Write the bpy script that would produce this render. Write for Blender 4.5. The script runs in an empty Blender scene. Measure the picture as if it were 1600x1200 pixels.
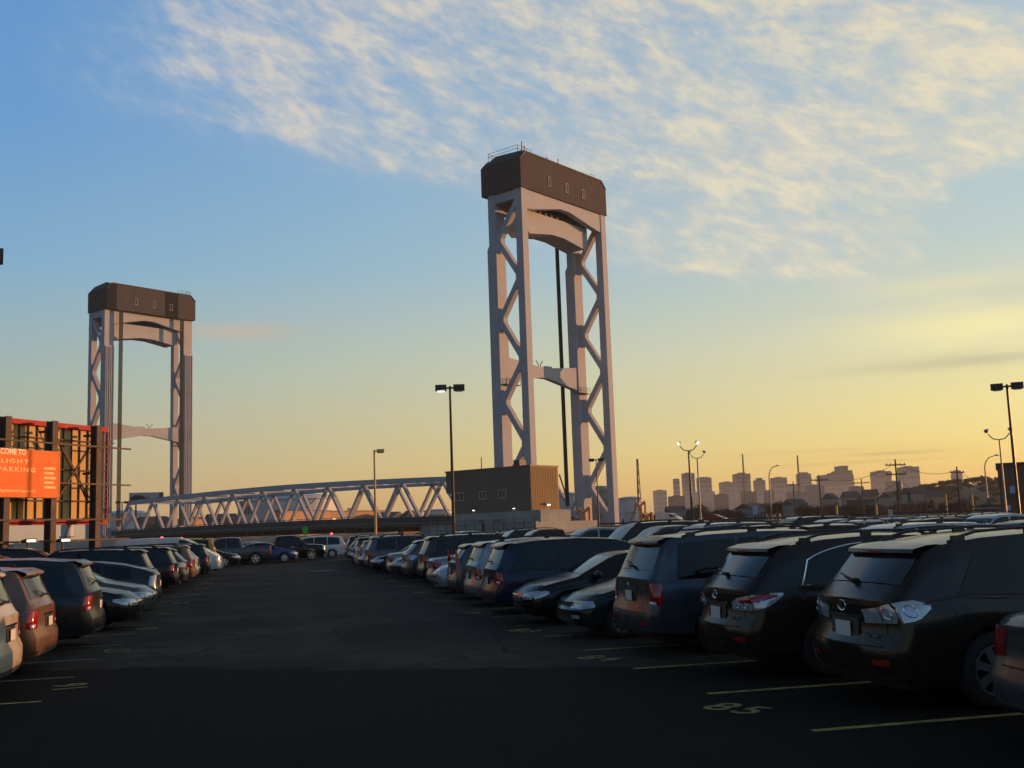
import bpy, bmesh, math, random
from mathutils import Vector, Matrix
R = math.radians
sin, cos, pi = math.sin, math.cos, math.pi
random.seed(7)
scene = bpy.context.scene
col = scene.collection

# ------------------------------------------------------------------ camera
H = 1.85
FPX = 1680.0
YAW = R(12.83)
PITCH = math.atan(225 * cos(R(2.0)) / FPX)
cam_d = bpy.data.cameras.new('camera')
cam_d.sensor_width = 36.0
cam_d.lens = 36.0 * FPX / 1600.0
cam_d.clip_start = 0.1
cam_d.clip_end = 30000
cam = bpy.data.objects.new('camera', cam_d)
col.objects.link(cam)
CM = Matrix.Rotation(-YAW, 4, 'Z') @ Matrix.Rotation(pi / 2 + PITCH, 4, 'X') @ Matrix.Rotation(R(-2.0), 4, 'Z')
cam.matrix_world = Matrix.Translation((0, 0, H)) @ CM
scene.camera = cam
CR = CM.to_3x3()

def ray(px, py):
    return CR @ Vector(((px - 800) / FPX, -(py - 600) / FPX, -1))

def ground(px, py, z=0.0):
    d = ray(px, py)
    return Vector((0, 0, H)) + d * ((z - H) / d.z)

def far(px, py, dist):
    """point on the sight line at a horizontal distance"""
    d = ray(px, py)
    return Vector((0, 0, H)) + d * (dist / math.hypot(d.x, d.y))

# ------------------------------------------------------------------ sun and sky
SUN_AZ = R(81.0)      # clockwise from +Y
SUN_EL = R(4.6)
sd = bpy.data.lights.new('sun', 'SUN')
sd.energy = 5.0
sd.angle = R(0.6)
sd.color = (1.0, 0.44, 0.17)
sun = bpy.data.objects.new('sun', sd)
col.objects.link(sun)
to_sun = Vector((sin(SUN_AZ) * cos(SUN_EL), cos(SUN_AZ) * cos(SUN_EL), sin(SUN_EL)))
sun.rotation_euler = to_sun.to_track_quat('Z', 'Y').to_euler()

scene.view_settings.view_transform = 'Standard'
scene.view_settings.look = 'None'
scene.view_settings.exposure = 0.0
scene.view_settings.gamma = 1.0
scene.view_settings.use_curve_mapping = False

class NT:
    """tiny node-tree writer"""
    def __init__(s, nt):
        s.nt = nt
    def n(s, typ, **kw):
        nd = s.nt.nodes.new(typ)
        for k, v in kw.items():
            if k == 'inp':
                for a, b in v.items():
                    if hasattr(b, 'is_output'):
                        s.nt.links.new(b, nd.inputs[a])
                    else:
                        nd.inputs[a].default_value = b
            else:
                setattr(nd, k, v)
        return nd
    def m(s, op, a, b=0.0, c=0.0, clamp=False):
        nd = s.n('ShaderNodeMath', operation=op, use_clamp=clamp)
        for i, v in enumerate((a, b, c)):
            if hasattr(v, 'is_output'):
                s.nt.links.new(v, nd.inputs[i])
            else:
                nd.inputs[i].default_value = v
        return nd.outputs[0]
    def ramp(s, fac, stops, interp='LINEAR'):
        nd = s.n('ShaderNodeValToRGB')
        cr = nd.color_ramp
        cr.interpolation = interp
        while len(cr.elements) < len(stops):
            cr.elements.new(0.5)
        for e, (p, c) in zip(cr.elements, stops):
            e.position = p
            e.color = tuple(c) + ((1,) if len(c) == 3 else ())
        s.nt.links.new(fac, nd.inputs[0])
        return nd.outputs[0]
    def mix(s, f, a, b, typ='MIX'):
        nd = s.n('ShaderNodeMix', data_type='RGBA', blend_type=typ)
        for i, v in ((0, f), (6, a), (7, b)):
            if hasattr(v, 'is_output'):
                s.nt.links.new(v, nd.inputs[i])
            else:
                nd.inputs[i].default_value = v if not isinstance(v, tuple) or len(v) == 4 else tuple(v) + (1,)
        return nd.outputs[2]
    def link(s, a, b):
        s.nt.links.new(a, b)

def srgb(r, g, b):
    f = lambda c: (c / 255 / 12.92) if c <= 10 else ((c / 255 + 0.055) / 1.055) ** 2.4
    return (f(r), f(g), f(b))

world = bpy.data.worlds.new('World')
scene.world = world
world.use_nodes = True
wn = world.node_tree
wn.nodes.clear()
W = NT(wn)
sky = W.n('ShaderNodeTexSky', sky_type='NISHITA', sun_disc=False, sun_elevation=SUN_EL,
          sun_rotation=SUN_AZ, altitude=0.0, air_density=1.0, dust_density=1.5, ozone_density=1.5)
tc = W.n('ShaderNodeTexCoord')
sep = W.n('ShaderNodeSeparateXYZ')
W.link(tc.outputs['Generated'], sep.inputs[0])
X, Y, Z = sep.outputs
zc = W.m('MAXIMUM', Z, 0.0)
hl = W.m('SQRT', W.m('ADD', W.m('MULTIPLY', X, X), W.m('MULTIPLY', Y, Y)))
# towards-the-sun cosine in the horizontal plane
dsun = W.m('DIVIDE', W.m('ADD', W.m('MULTIPLY', X, sin(SUN_AZ)), W.m('MULTIPLY', Y, cos(SUN_AZ))), W.m('MAXIMUM', hl, 0.02))
el = W.m('ARCTAN2', Z, hl)                          # elevation in radians
ef = W.m('DIVIDE', W.m('MAXIMUM', el, 0.0), 1.2, clamp=True)
# evening colour of the air by elevation: away from the sun, and toward it
away = W.ramp(ef, [(0.0, srgb(208, 164, 116)), (0.05, srgb(190, 172, 138)), (0.115, srgb(166, 180, 168)), (0.20, srgb(128, 172, 204)),
                   (0.30, srgb(101, 156, 210)), (0.43, srgb(88, 146, 206)), (0.62, srgb(84, 112, 150)), (1.0, srgb(88, 98, 112))])
near = W.ramp(ef, [(0.0, srgb(244, 176, 84)), (0.05, srgb(245, 215, 120)), (0.13, srgb(224, 216, 172)), (0.20, srgb(186, 204, 198)),
                   (0.34, srgb(158, 192, 208)), (0.46, srgb(132, 174, 206)), (0.62, srgb(110, 130, 156)), (1.0, srgb(88, 98, 112))])
# the sky on the side away from the sun is dimmer, and the blue deepens overhead
anti = W.n('ShaderNodeMapRange', inp={0: dsun, 1: -0.95, 2: -0.32, 3: 0.42, 4: 1.0})
mfac = W.n('ShaderNodeMapRange', inp={0: dsun, 1: -0.06, 2: 0.82})
air = W.mix(mfac.outputs[0], away, near)
# thin clouds on a plane high above: coordinates x/z, y/z
den = W.m('ADD', zc, 0.03)
cx = W.m('DIVIDE', X, den)
cy = W.m('DIVIDE', Y, den)
cxy = W.n('ShaderNodeCombineXYZ', inp={0: cx, 1: cy, 2: 0.0})
def noise(scale, detail, rough, rot=0.0, stretch=(1, 1, 1), dist=0.0, off=(0, 0, 0)):
    mp = W.n('ShaderNodeMapping', inp={0: cxy.outputs[0], 1: off, 2: (0, 0, rot), 3: stretch})
    nz = W.n('ShaderNodeTexNoise', inp={'Vector': mp.outputs[0], 'Scale': scale, 'Detail': detail, 'Roughness': rough, 'Distortion': dist})
    return nz.outputs[0]
def cell(px, py):
    d = ray(px, py).normalized()
    return d.x / (d.z + 0.03), d.y / (d.z + 0.03)
def blob(px, py, rx, ry, rot, amp):
    """one bank of cloud, an ellipse on the cloud plane"""
    bx, by = cell(px, py)
    ax = W.m('SUBTRACT', cx, bx)
    ay = W.m('SUBTRACT', cy, by)
    c_, s_ = cos(rot), sin(rot)
    ux = W.m('DIVIDE', W.m('ADD', W.m('MULTIPLY', ax, c_), W.m('MULTIPLY', ay, s_)), rx)
    uy = W.m('DIVIDE', W.m('ADD', W.m('MULTIPLY', ax, -s_), W.m('MULTIPLY', ay, c_)), ry)
    r2 = W.m('ADD', W.m('MULTIPLY', ux, ux), W.m('MULTIPLY', uy, uy))
    return W.m('MULTIPLY', W.m('EXPONENT', W.m('MULTIPLY', r2, -1.0)), amp)
mask = None
for b in [
        (1130, 110, 0.75, 0.50, 0.3, 1.1), (1050, 300, 0.52, 0.50, 0.2, 1.0), (1330, 200, 0.42, 0.55, 0.2, 0.9), (1240, 350, 0.42, 0.40, 0.0, 0.85), (1110, 385, 0.45, 0.25, 0.0, 0.55),
        (1480, 210, 0.34, 0.42, 0.0, 0.6), (1330, 400, 0.60, 0.45, 0.1, 0.42), (1000, 420, 0.6, 0.4, 0, 0.34), (770, 80, 0.55, 0.40, 0.4, 0.74), (560, 150, 0.42, 0.34, 0.5, 0.42), (620, 235, 0.55, 0.25, 0.3, 0.62), (790, 215, 0.4, 0.25, 0.2, 0.6), (250, 100, 0.34, 0.40, 0, 0.36),
        (470, 30, 0.25, 0.25, 0, 0.42), (1600, 150, 0.10, 0.14, 0, 0.8), (1500, 480, 1.3, 0.8, 0.6, 0.62)]:
    v = blob(*b)
    mask = v if mask is None else W.m('ADD', mask, v)
mask = W.m('MINIMUM', mask, 1.0)
azc = W.m('ARCTAN2', X, Y)
puff = W.n('ShaderNodeCombineXYZ', inp={0: W.m('ADD', W.m('MULTIPLY', azc, 1.0), W.m('MULTIPLY', el, 0.55)), 1: W.m('SUBTRACT', W.m('MULTIPLY', el, 1.75), W.m('MULTIPLY', azc, -0.30)), 2: 0.37})
def pnoise(scale, detail, rough, dist=0.0, off=(0, 0, 0)):
    mp = W.n('ShaderNodeMapping', inp={0: puff.outputs[0], 1: off})
    return W.n('ShaderNodeTexNoise', inp={'Vector': mp.outputs[0], 'Scale': scale, 'Detail': detail, 'Roughness': rough, 'Distortion': dist}).outputs[0]
big = pnoise(5.0, 4, 0.5, 0.3, (1.3, 0.4, 0))
mid = pnoise(22.0, 5, 0.56, 0.35, (0.2, 2.4, 0))
fine = pnoise(62.0, 4, 0.6, 0.2)
tex = W.m('ADD', W.m('ADD', W.m('MULTIPLY', big, 0.36), W.m('MULTIPLY', mid, 0.38)), W.m('MULTIPLY', fine, 0.28))
thr = W.m('SUBTRACT', 0.70, W.m('MULTIPLY', mask, 0.31))
cov = W.n('ShaderNodeMapRange', interpolation_type='SMOOTHSTEP', inp={0: W.m('SUBTRACT', tex, thr), 1: -0.08, 2: 0.26})
veil = W.m('MULTIPLY', W.m('POWER', mask, 1.6), 0.16)
covm = W.m('MINIMUM', W.m('ADD', W.m('MULTIPLY', cov.outputs[0], W.m('MULTIPLY', W.m('POWER', mask, 0.8), 0.68)), veil), 1.0)
cfar = W.mix(mfac.outputs[0], tuple(srgb(224, 214, 202)), tuple(srgb(252, 230, 180)))
cdark = W.mix(mfac.outputs[0], tuple(srgb(160, 182, 210)), tuple(srgb(214, 200, 178)))
ccol = W.mix(W.m('MULTIPLY', cov.outputs[0], W.m('MULTIPLY', mid, 1.75), clamp=True), cdark, cfar)
skyc = W.mix(covm, air, ccol)
# low bars of cloud, in azimuth and elevation
az = W.m('ARCTAN2', X, Y)
def bar(px, py, wa, we, amp, colr, skyc, light=False):
    d = ray(px, py)
    a0, e0 = math.atan2(d.x, d.y), math.atan2(d.z, math.hypot(d.x, d.y))
    nz = W.n('ShaderNodeCombineXYZ', inp={0: W.m('MULTIPLY', az, 9.0), 1: W.m('MULTIPLY', el, 60.0), 2: px * 0.01})
    n1 = W.n('ShaderNodeTexNoise', inp={'Vector': nz.outputs[0], 'Scale': 1.3, 'Detail': 5.0, 'Roughness': 0.6})
    wob = W.m('MULTIPLY', W.m('SUBTRACT', n1.outputs[0], 0.5), 1.3)
    ux = W.m('DIVIDE', W.m('SUBTRACT', az, a0), wa)
    uy = W.m('ADD', W.m('DIVIDE', W.m('SUBTRACT', el, e0), we), wob)
    r2 = W.m('ADD', W.m('MULTIPLY', ux, ux), W.m('MULTIPLY', uy, uy))
    f = W.m('MULTIPLY', W.m('EXPONENT', W.m('MULTIPLY', r2, -1.2)), amp)
    return W.mix(f, skyc, tuple(colr))
skyc = bar(1530, 562, 0.075, 0.0075, 0.70, srgb(172, 164, 132), skyc)
skyc = bar(1440, 572, 0.10, 0.005, 0.35, srgb(190, 180, 142), skyc)
skyc = bar(1590, 455, 0.05, 0.012, 0.45, srgb(186, 190, 172), skyc)
skyc = bar(1530, 508, 0.11, 0.020, 0.75, srgb(252, 236, 160), skyc)
skyc = bar(1470, 445, 0.08, 0.010, 0.45, srgb(240, 226, 168), skyc)
skyc = bar(1560, 620, 0.16, 0.030, 0.35, srgb(244, 228, 140), skyc)
skyc = bar(365, 518, 0.055, 0.0085, 0.60, srgb(208, 178, 146), skyc)
skyc = bar(1395, 708, 0.05, 0.0022, 0.50, srgb(176, 148, 100), skyc)
skyc = bar(1350, 722, 0.09, 0.0020, 0.30, srgb(186, 150, 92), skyc)
skyc = bar(1250, 706, 0.12, 0.003, 0.25, srgb(196, 164, 108), skyc)
# below the horizon the world is a dim ground haze
below = W.n('ShaderNodeMapRange', inp={0: Z, 1: -0.02, 2: 0.0})
skyc = W.mix(below.outputs[0], (0.10, 0.085, 0.07, 1), skyc)
# the physical sky contributes its own light on top, low in strength
bg1 = W.n('ShaderNodeBackground', inp={0: skyc, 1: W.m('MULTIPLY', anti.outputs[0], 0.86)})
bg2 = W.n('ShaderNodeBackground', inp={0: sky.outputs[0], 1: 0.05})
addn = W.n('ShaderNodeAddShader')
W.link(bg1.outputs[0], addn.inputs[0])
W.link(bg2.outputs[0], addn.inputs[1])
wo = W.n('ShaderNodeOutputWorld')
W.link(addn.outputs[0], wo.inputs[0])

# ------------------------------------------------------------------ materials
MATS = {}
def pmat(name, base, rough=0.6, metal=0.0, coat=0.0, spec=0.5, var=0.12, vscale=3.0, bump=0.0, bscale=20.0,
         emit=None, estr=0.0, base2=None, stretch=None, trans=0.0, grain=0.0):
    """procedural material: base colour with a soft wear / dirt variation, roughness variation and fine relief"""
    if name in MATS:
        return MATS[name]
    m = bpy.data.materials.new(name)
    m.use_nodes = True
    nt = m.node_tree
    T = NT(nt)
    b = nt.nodes['Principled BSDF']
    tcn = T.n('ShaderNodeTexCoord')
    vec = tcn.outputs['Object']
    if stretch:
        mp = T.n('ShaderNodeMapping', inp={0: vec, 3: stretch})
        vec = mp.outputs[0]
    nz = T.n('ShaderNodeTexNoise', inp={'Vector': vec, 'Scale': vscale, 'Detail': 6.0, 'Roughness': 0.6})
    if base2 is None:
        k = 1 - var
        base2 = tuple(c * k for c in base)
        base1 = tuple(min(1, c * (1 + var * 0.6)) for c in base)
    else:
        base1 = base
    c = T.ramp(nz.outputs[0], [(0.32, base2), (0.68, base1)])
    if grain:
        g = T.n('ShaderNodeTexNoise', inp={'Vector': vec, 'Scale': vscale * 25, 'Detail': 3.0})
        c = T.mix(grain, c, T.ramp(g.outputs[0], [(0.3, (0.3, 0.3, 0.3)), (0.7, (0.7, 0.7, 0.7))]), 'OVERLAY')
    T.link(c, b.inputs['Base Color'])
    rr = T.n('ShaderNodeMapRange', inp={0: nz.outputs[0], 1: 0.3, 2: 0.7, 3: max(0.02, rough * 0.85), 4: min(1, rough * 1.15)})
    T.link(rr.outputs[0], b.inputs['Roughness'])
    b.inputs['Metallic'].default_value = metal
    b.inputs['Coat Weight'].default_value = coat
    b.inputs['Coat Roughness'].default_value = 0.06
    b.inputs['Specular IOR Level'].default_value = spec
    if trans:
        b.inputs['Transmission Weight'].default_value = trans
    if bump:
        n2 = T.n('ShaderNodeTexNoise', inp={'Vector': vec, 'Scale': bscale, 'Detail': 4.0})
        bp = T.n('ShaderNodeBump', inp={'Strength': bump, 'Distance': 0.02, 'Height': n2.outputs[0]})
        T.link(bp.outputs[0], b.inputs['Normal'])
    if emit:
        b.inputs['Emission Color'].default_value = tuple(emit) + (1,)
        b.inputs['Emission Strength'].default_value = estr
    MATS[name] = m
    return m

def paint(name, c, metal=0.25, rough=0.27):
    return pmat('paint_' + name, tuple(q * 0.72 for q in c), rough=rough, metal=metal, coat=0.16, var=0.10, vscale=2.0, bump=0.0, spec=0.3)

PAINT = {
    'black': paint('black', (0.008, 0.008, 0.009), 0.0),
    'brown black': paint('brown_black', (0.030, 0.023, 0.018), 0.2),
    'charcoal': paint('charcoal', (0.040, 0.042, 0.045), 0.3),
    'slate blue': paint('slate_blue', (0.065, 0.085, 0.110), 0.4),
    'grey': paint('grey', (0.11, 0.115, 0.12), 0.4),
    'silver': paint('silver', (0.36, 0.37, 0.38), 0.55),
    'pale silver': paint('pale_silver', (0.48, 0.52, 0.55), 0.4),
    'white': paint('white', (0.72, 0.73, 0.74), 0.0),
    'cream': paint('cream', (0.58, 0.54, 0.44), 0.1),
    'bronze': paint('bronze', (0.26, 0.15, 0.10), 0.4),
    'tan': paint('tan', (0.30, 0.26, 0.20), 0.4),
    'navy': paint('navy', (0.014, 0.022, 0.055), 0.2),
    'blue': paint('blue', (0.05, 0.09, 0.22), 0.3),
    'dark green': paint('dark_green', (0.018, 0.036, 0.034), 0.3),
    'red': paint('red', (0.22, 0.012, 0.012), 0.2),
    'yellow': paint('yellow', (0.62, 0.36, 0.04), 0.1),
}
M = dict(
    glass=pmat('window_glass', (0.005, 0.006, 0.006), rough=0.06, var=0.3, spec=0.28),
    glass_light=pmat('dusty_window_glass', (0.020, 0.023, 0.023), rough=0.14, var=0.4, vscale=4, spec=0.36),
    rubber=pmat('rubber', (0.018, 0.018, 0.018), rough=0.8),
    under=pmat('underbody', (0.008, 0.008, 0.008), rough=0.9),
    plastic=pmat('black_plastic', (0.018, 0.018, 0.02), rough=0.5),
    bumperp=pmat('grey_plastic', (0.055, 0.057, 0.06), rough=0.55),
    chrome=pmat('chrome', (0.72, 0.74, 0.76), rough=0.14, metal=1.0, var=0.05),
    alloy=pmat('alloy', (0.50, 0.52, 0.54), rough=0.30, metal=0.8, var=0.1),
    steel=pmat('painted_steel_wheel', (0.16, 0.16, 0.17), rough=0.5, metal=0.3),
    lampred=pmat('red_lens', (0.30, 0.010, 0.010), rough=0.12, coat=0.6, spec=0.6),
    lampclear=pmat('clear_lens', (0.52, 0.56, 0.60), rough=0.12, metal=0.35, coat=0.8, base2=(0.36, 0.40, 0.44), vscale=7),
    lampamber=pmat('amber_lens', (0.55, 0.18, 0.03), rough=0.2, coat=0.5),
    plate=pmat('plate_white', (0.62, 0.63, 0.62), rough=0.4, var=0.05),
    seam=pmat('dark_seam_rubber', (0.004, 0.004, 0.004), rough=0.9),  # black strips drawn over door, tailgate and lamp joints
)

# ------------------------------------------------------------------ mesh helpers
class MB:
    def __init__(s):
        s.v = []
        s.f = []
    def add(s, vs, fs):
        o = len(s.v)
        s.v += [tuple(v) for v in vs]
        s.f += [tuple(i + o for i in f) for f in fs]
        return s
    def box(s, x0, x1, y0, y1, z0, z1):
        vs = [(x, y, z) for z in (z0, z1) for y in (y0, y1) for x in (x0, x1)]
        return s.add(vs, [(0, 2, 3, 1), (4, 5, 7, 6), (0, 1, 5, 4), (2, 6, 7, 3), (0, 4, 6, 2), (1, 3, 7, 5)])
    def hexa(s, p):
        """eight corners: bottom ring then top ring"""
        return s.add(p, [(0, 3, 2, 1), (4, 5, 6, 7), (0, 1, 5, 4), (1, 2, 6, 5), (2, 3, 7, 6), (3, 0, 4, 7)])
    def bar(s, p, q, w, h=None, up=(0, 0, 1)):
        h = h or w
        p, q = Vector(p), Vector(q)
        d = (q - p).normalized()
        up = Vector(up)
        if abs(d.dot(up)) > 0.98:
            up = Vector((1, 0, 0)) if abs(d.x) < 0.9 else Vector((0, 1, 0))
        a = d.cross(up).normalized() * (w / 2)
        b = a.cross(d).normalized() * (h / 2)
        return s.hexa([p - a - b, p + a - b, p + a + b, p - a + b, q - a - b, q + a - b, q + a + b, q - a + b])
    def tube(s, pts, r, n=8, cap=True):
        pts = [Vector(p) for p in pts]
        rs = r if isinstance(r, (list, tuple)) else [r] * len(pts)
        o = len(s.v)
        ref = None
        for i, p in enumerate(pts):
            d = (pts[min(i + 1, len(pts) - 1)] - pts[max(i - 1, 0)]).normalized()
            if ref is None:
                ref = Vector((0, 0, 1)) if abs(d.z) < 0.9 else Vector((1, 0, 0))
            a = d.cross(ref).normalized()
            b = d.cross(a).normalized()
            for k in range(n):
                t = 2 * pi * k / n
                s.v.append(tuple(p + (a * cos(t) + b * sin(t)) * rs[i]))
        for i in range(len(pts) - 1):
            for k in range(n):
                k2 = (k + 1) % n
                s.f.append((o + i * n + k, o + i * n + k2, o + (i + 1) * n + k2, o + (i + 1) * n + k))
        if cap:
            s.f.append(tuple(o + k for k in range(n)))
            s.f.append(tuple(o + (len(pts) - 1) * n + k for k in reversed(range(n))))
        return s
    def prism(s, poly, off):
        n = len(poly)
        off = Vector(off)
        vs = [Vector(p) for p in poly] + [Vector(p) + off for p in poly]
        fs = [tuple(reversed(range(n))), tuple(range(n, 2 * n))]
        fs += [(i, (i + 1) % n, n + (i + 1) % n, n + i) for i in range(n)]
        return s.add(vs, fs)
    def lathe(s, prof, n=24, axis='Z', center=(0, 0, 0)):
        o = len(s.v)
        c = Vector(center)
        for r, h in prof:
            for k in range(n):
                t = 2 * pi * k / n
                if axis == 'Z':
                    p = Vector((r * cos(t), r * sin(t), h))
                elif axis == 'Y':
                    p = Vector((r * cos(t), h, r * sin(t)))
                else:
                    p = Vector((h, r * cos(t), r * sin(t)))
                s.v.append(tuple(c + p))
        for i in range(len(prof) - 1):
            for k in range(n):
                k2 = (k + 1) % n
                s.f.append((o + i * n + k, o + i * n + k2, o + (i + 1) * n + k2, o + (i + 1) * n + k))
        s.f.append(tuple(o + k for k in range(n)))
        s.f.append(tuple(o + (len(prof) - 1) * n + k for k in reversed(range(n))))
        return s
    def grid(s, rows):
        """rows of points, all the same length"""
        o = len(s.v)
        m = len(rows[0])
        for r in rows:
            s.v += [tuple(p) for p in r]
        for i in range(len(rows) - 1):
            for j in range(m - 1):
                s.f.append((o + i * m + j, o + i * m + j + 1, o + (i + 1) * m + j + 1, o + (i + 1) * m + j))
        return s
    def mesh(s, name, mat, smooth=None, fix=True):
        me = bpy.data.meshes.new(name)
        me.from_pydata(s.v, [], s.f)
        if fix:
            bm = bmesh.new()
            bm.from_mesh(me)
            bmesh.ops.recalc_face_normals(bm, faces=bm.faces)
            bm.to_mesh(me)
            bm.free()
        if mat is not None:
            me.materials.append(mat)
        if smooth is not None:
            for p in me.polygons:
                p.use_smooth = True
            me.set_sharp_from_angle(angle=R(smooth))
        me.update()
        return me
    def build(s, name, mat, parent=None, smooth=None, mw=None, fix=True):
        return put(name, s.mesh(name, mat, smooth, fix), parent, mw)

def put(name, me, parent=None, mw=None):
    o = bpy.data.objects.new(name, me)
    col.objects.link(o)
    if mw is not None:
        o.matrix_world = mw
    if parent is not None:
        o.parent = parent
    return o

def tag(o, label=None, cat=None, group=None, kind=None):
    for k, v in (('label', label), ('category', cat), ('group', group), ('kind', kind)):
        if v:
            o[k] = v
    return o

def thing(name, label, cat, loc=(0, 0, 0), rz=0.0, group=None):
    o = bpy.data.objects.new(name, None)
    o.empty_display_size = 0.2
    o.location = loc
    o.rotation_euler = (0, 0, rz)
    col.objects.link(o)
    return tag(o, label, cat, group)

def text_mesh(s, size, extrude=0.002, align='LEFT', bold=0.0, spacing=1.0):
    cu = bpy.data.curves.new('lettering', 'FONT')
    cu.body = s
    cu.size = size
    cu.extrude = extrude
    cu.offset = bold
    cu.align_x = align
    cu.space_character = spacing
    cu.resolution_u = 3
    ob = bpy.data.objects.new('lettering', cu)
    col.objects.link(ob)
    dg = bpy.context.evaluated_depsgraph_get()
    me = bpy.data.meshes.new_from_object(ob.evaluated_get(dg))
    bpy.data.objects.remove(ob)
    bpy.data.curves.remove(cu)
    me.materials.clear()
    return me

# ------------------------------------------------------------------ vehicles
def lerp_prof(prof, x):
    if x <= prof[0][0]:
        return prof[0][1]
    for (x0, z0), (x1, z1) in zip(prof, prof[1:]):
        if x <= x1:
            return z0 + (z1 - z0) * (x - x0) / max(1e-6, x1 - x0)
    return prof[-1][1]

def smooth_prof(prof, x, r=0.07):
    return sum(lerp_prof(prof, x + k * r / 2) * w for k, w in ((-2, 1), (-1, 2), (0, 3), (1, 2), (2, 1))) / 9

def sm(t):
    t = max(0.0, min(1.0, t))
    return t * t * (3 - 2 * t)

class Body:
    """a parametric car shell; local axes: x forward, y left, z up, origin on the ground under the middle"""
    def __init__(s, L, W, top, belt, sill=0.27, wr=0.34, xf=1.4, xr=-1.4, inset=0.17, rearb=None, frontb=None, bowf=0.20, bowr=0.09,
                 track=None, sharp_rear=0.0):
        s.L, s.W, s.top_, s.belt_ = L, W, top, belt
        s.sill, s.wr, s.xf, s.xr, s.inset = sill, wr, xf, xr, inset
        s.rearb = rearb or [(0.25, -0.02), (0.36, 0.05), (0.62, 0.06), (0.70, 0.0), (2, 0.0)]
        s.frontb = frontb or [(0.22, -0.03), (0.34, 0.03), (0.60, 0.04), (0.75, 0.0), (2, -0.02)]
        s.bowf, s.bowr = bowf, bowr
        s.gmax = max(z for _, z in top) - lerp_prof(belt, 0)
    def top(s, x):
        return smooth_prof(s.top_, x)
    def belt(s, x):
        return min(smooth_prof(s.belt_, x), s.top(x) - 0.03)
    def zbot(s, x):
        z = s.sill
        # bumpers sweep up a little at the ends
        e = s.L / 2 - abs(x)
        if e < 0.5:
            z = z + 0.03 * sm(1 - e / 0.5)
        R_ = s.wr + 0.07
        for xc in (s.xf, s.xr):
            d = abs(x - xc)
            if d < R_:
                z = max(z, s.wr + math.sqrt(R_ * R_ - d * d))
        return z
    def hw(s, x):
        e = s.L / 2 - abs(x)
        w = s.W / 2
        w *= 1 - 0.055 * sm(1 - e / 0.9)
        if e < 0.12:
            w -= 0.055 * (1 - e / 0.12) ** 2
        return w
    def wroof(s, x):
        g = max(0.0, s.top(x) - s.belt(x))
        return s.hw(x) - 0.06 - s.inset * min(1.0, g / s.gmax)
    def side_y(s, x, z):
        b, t, w = s.belt(x), s.top(x), s.hw(x)
        if z <= b:
            f = (z - s.sill) / max(0.01, b - s.sill)
            # tumblehome: bulges near the middle, rolls in at the shoulder
            return w - 0.045 * (1 - sm(f / 0.3)) - 0.05 * sm((f - 0.78) / 0.22)
        zr = t - 0.045
        f = min(1.0, (z - b) / max(0.01, zr - b))
        w0 = w - 0.055
        return w0 + (s.wroof(x) - w0) * (0.12 + 0.88 * f) * 1.0 if f > 0 else w0
    def warp(s, p):
        x, y, z = p
        e = s.L / 2 - abs(x)
        k = sm(1 - e / 0.85)
        if k <= 0:
            return Vector(p)
        sg = 1 if x > 0 else -1
        bow = s.bowf if x > 0 else s.bowr
        bul = lerp_prof(s.frontb if x > 0 else s.rearb, z)
        k2 = sm(1 - e / 0.35)
        return Vector((x - sg * bow * k * (y / (s.W / 2)) ** 2 + sg * bul * k2, y, z))
    def stations(s):
        xs = set()
        n = 30
        for i in range(n + 1):
            xs.add(round(-s.L / 2 + s.L * i / n, 3))
        for xc in (s.xf, s.xr):
            R_ = s.wr + 0.07
            for k in range(-6, 7):
                xs.add(round(xc + R_ * sin(k / 6 * pi / 2), 3))
            xs.add(round(xc + R_ + 0.004, 3))
            xs.add(round(xc - R_ - 0.004, 3))
        for e in (0.03, 0.07, 0.12, 0.2, 0.28):
            xs.add(round(s.L / 2 - e, 3))
            xs.add(round(-s.L / 2 + e, 3))
        for x, _ in s.top_:
            if abs(x) < s.L / 2 - 0.01:
                xs.add(round(x, 3))
        xs = sorted(x for x in xs if abs(x) <= s.L / 2)
        out = [xs[0]]
        for x in xs[1:]:
            if x - out[-1] > 0.012 or x >= s.L / 2 - 1e-3 or any(abs(abs(x - xc) - (s.wr + 0.07)) < 0.006 for xc in (s.xf, s.xr)):
                out.append(x)
        return out
    def half(s, x):
        zb, b, t = s.zbot(x), s.belt(x), s.top(x)
        zb = min(zb, b - 0.05)
        pts = []
        for f in (0.0, 0.10, 0.24, 0.42, 0.60, 0.78, 0.90, 1.0):
            z = zb + (b - zb) * f
            pts.append((x, s.side_y(x, z), z))
        zr = t - 0.045
        for f in (0.05, 0.5, 0.97):
            z = b + (zr - b) * f
            if zr <= b:
                z = b + 0.002 * f
            pts.append((x, s.side_y(x, z) if zr > b else s.hw(x) - 0.055 - 0.01 * f, z))
        wr_ = s.wroof(x)
        pts.append((x, wr_ - 0.035, t - 0.014))
        pts.append((x, wr_ * 0.72, t + 0.004))
        pts.append((x, wr_ * 0.36, t + 0.012))
        return pts
    def tz(s, x, y):
        w = s.wroof(x)
        a = abs(y) / max(0.01, w)
        t = s.top(x)
        prof = [(0, t + 0.014), (0.36, t + 0.012), (0.72, t + 0.004), (0.95, t - 0.014), (1.0, t - 0.045)]
        return lerp_prof(prof, a)
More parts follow.
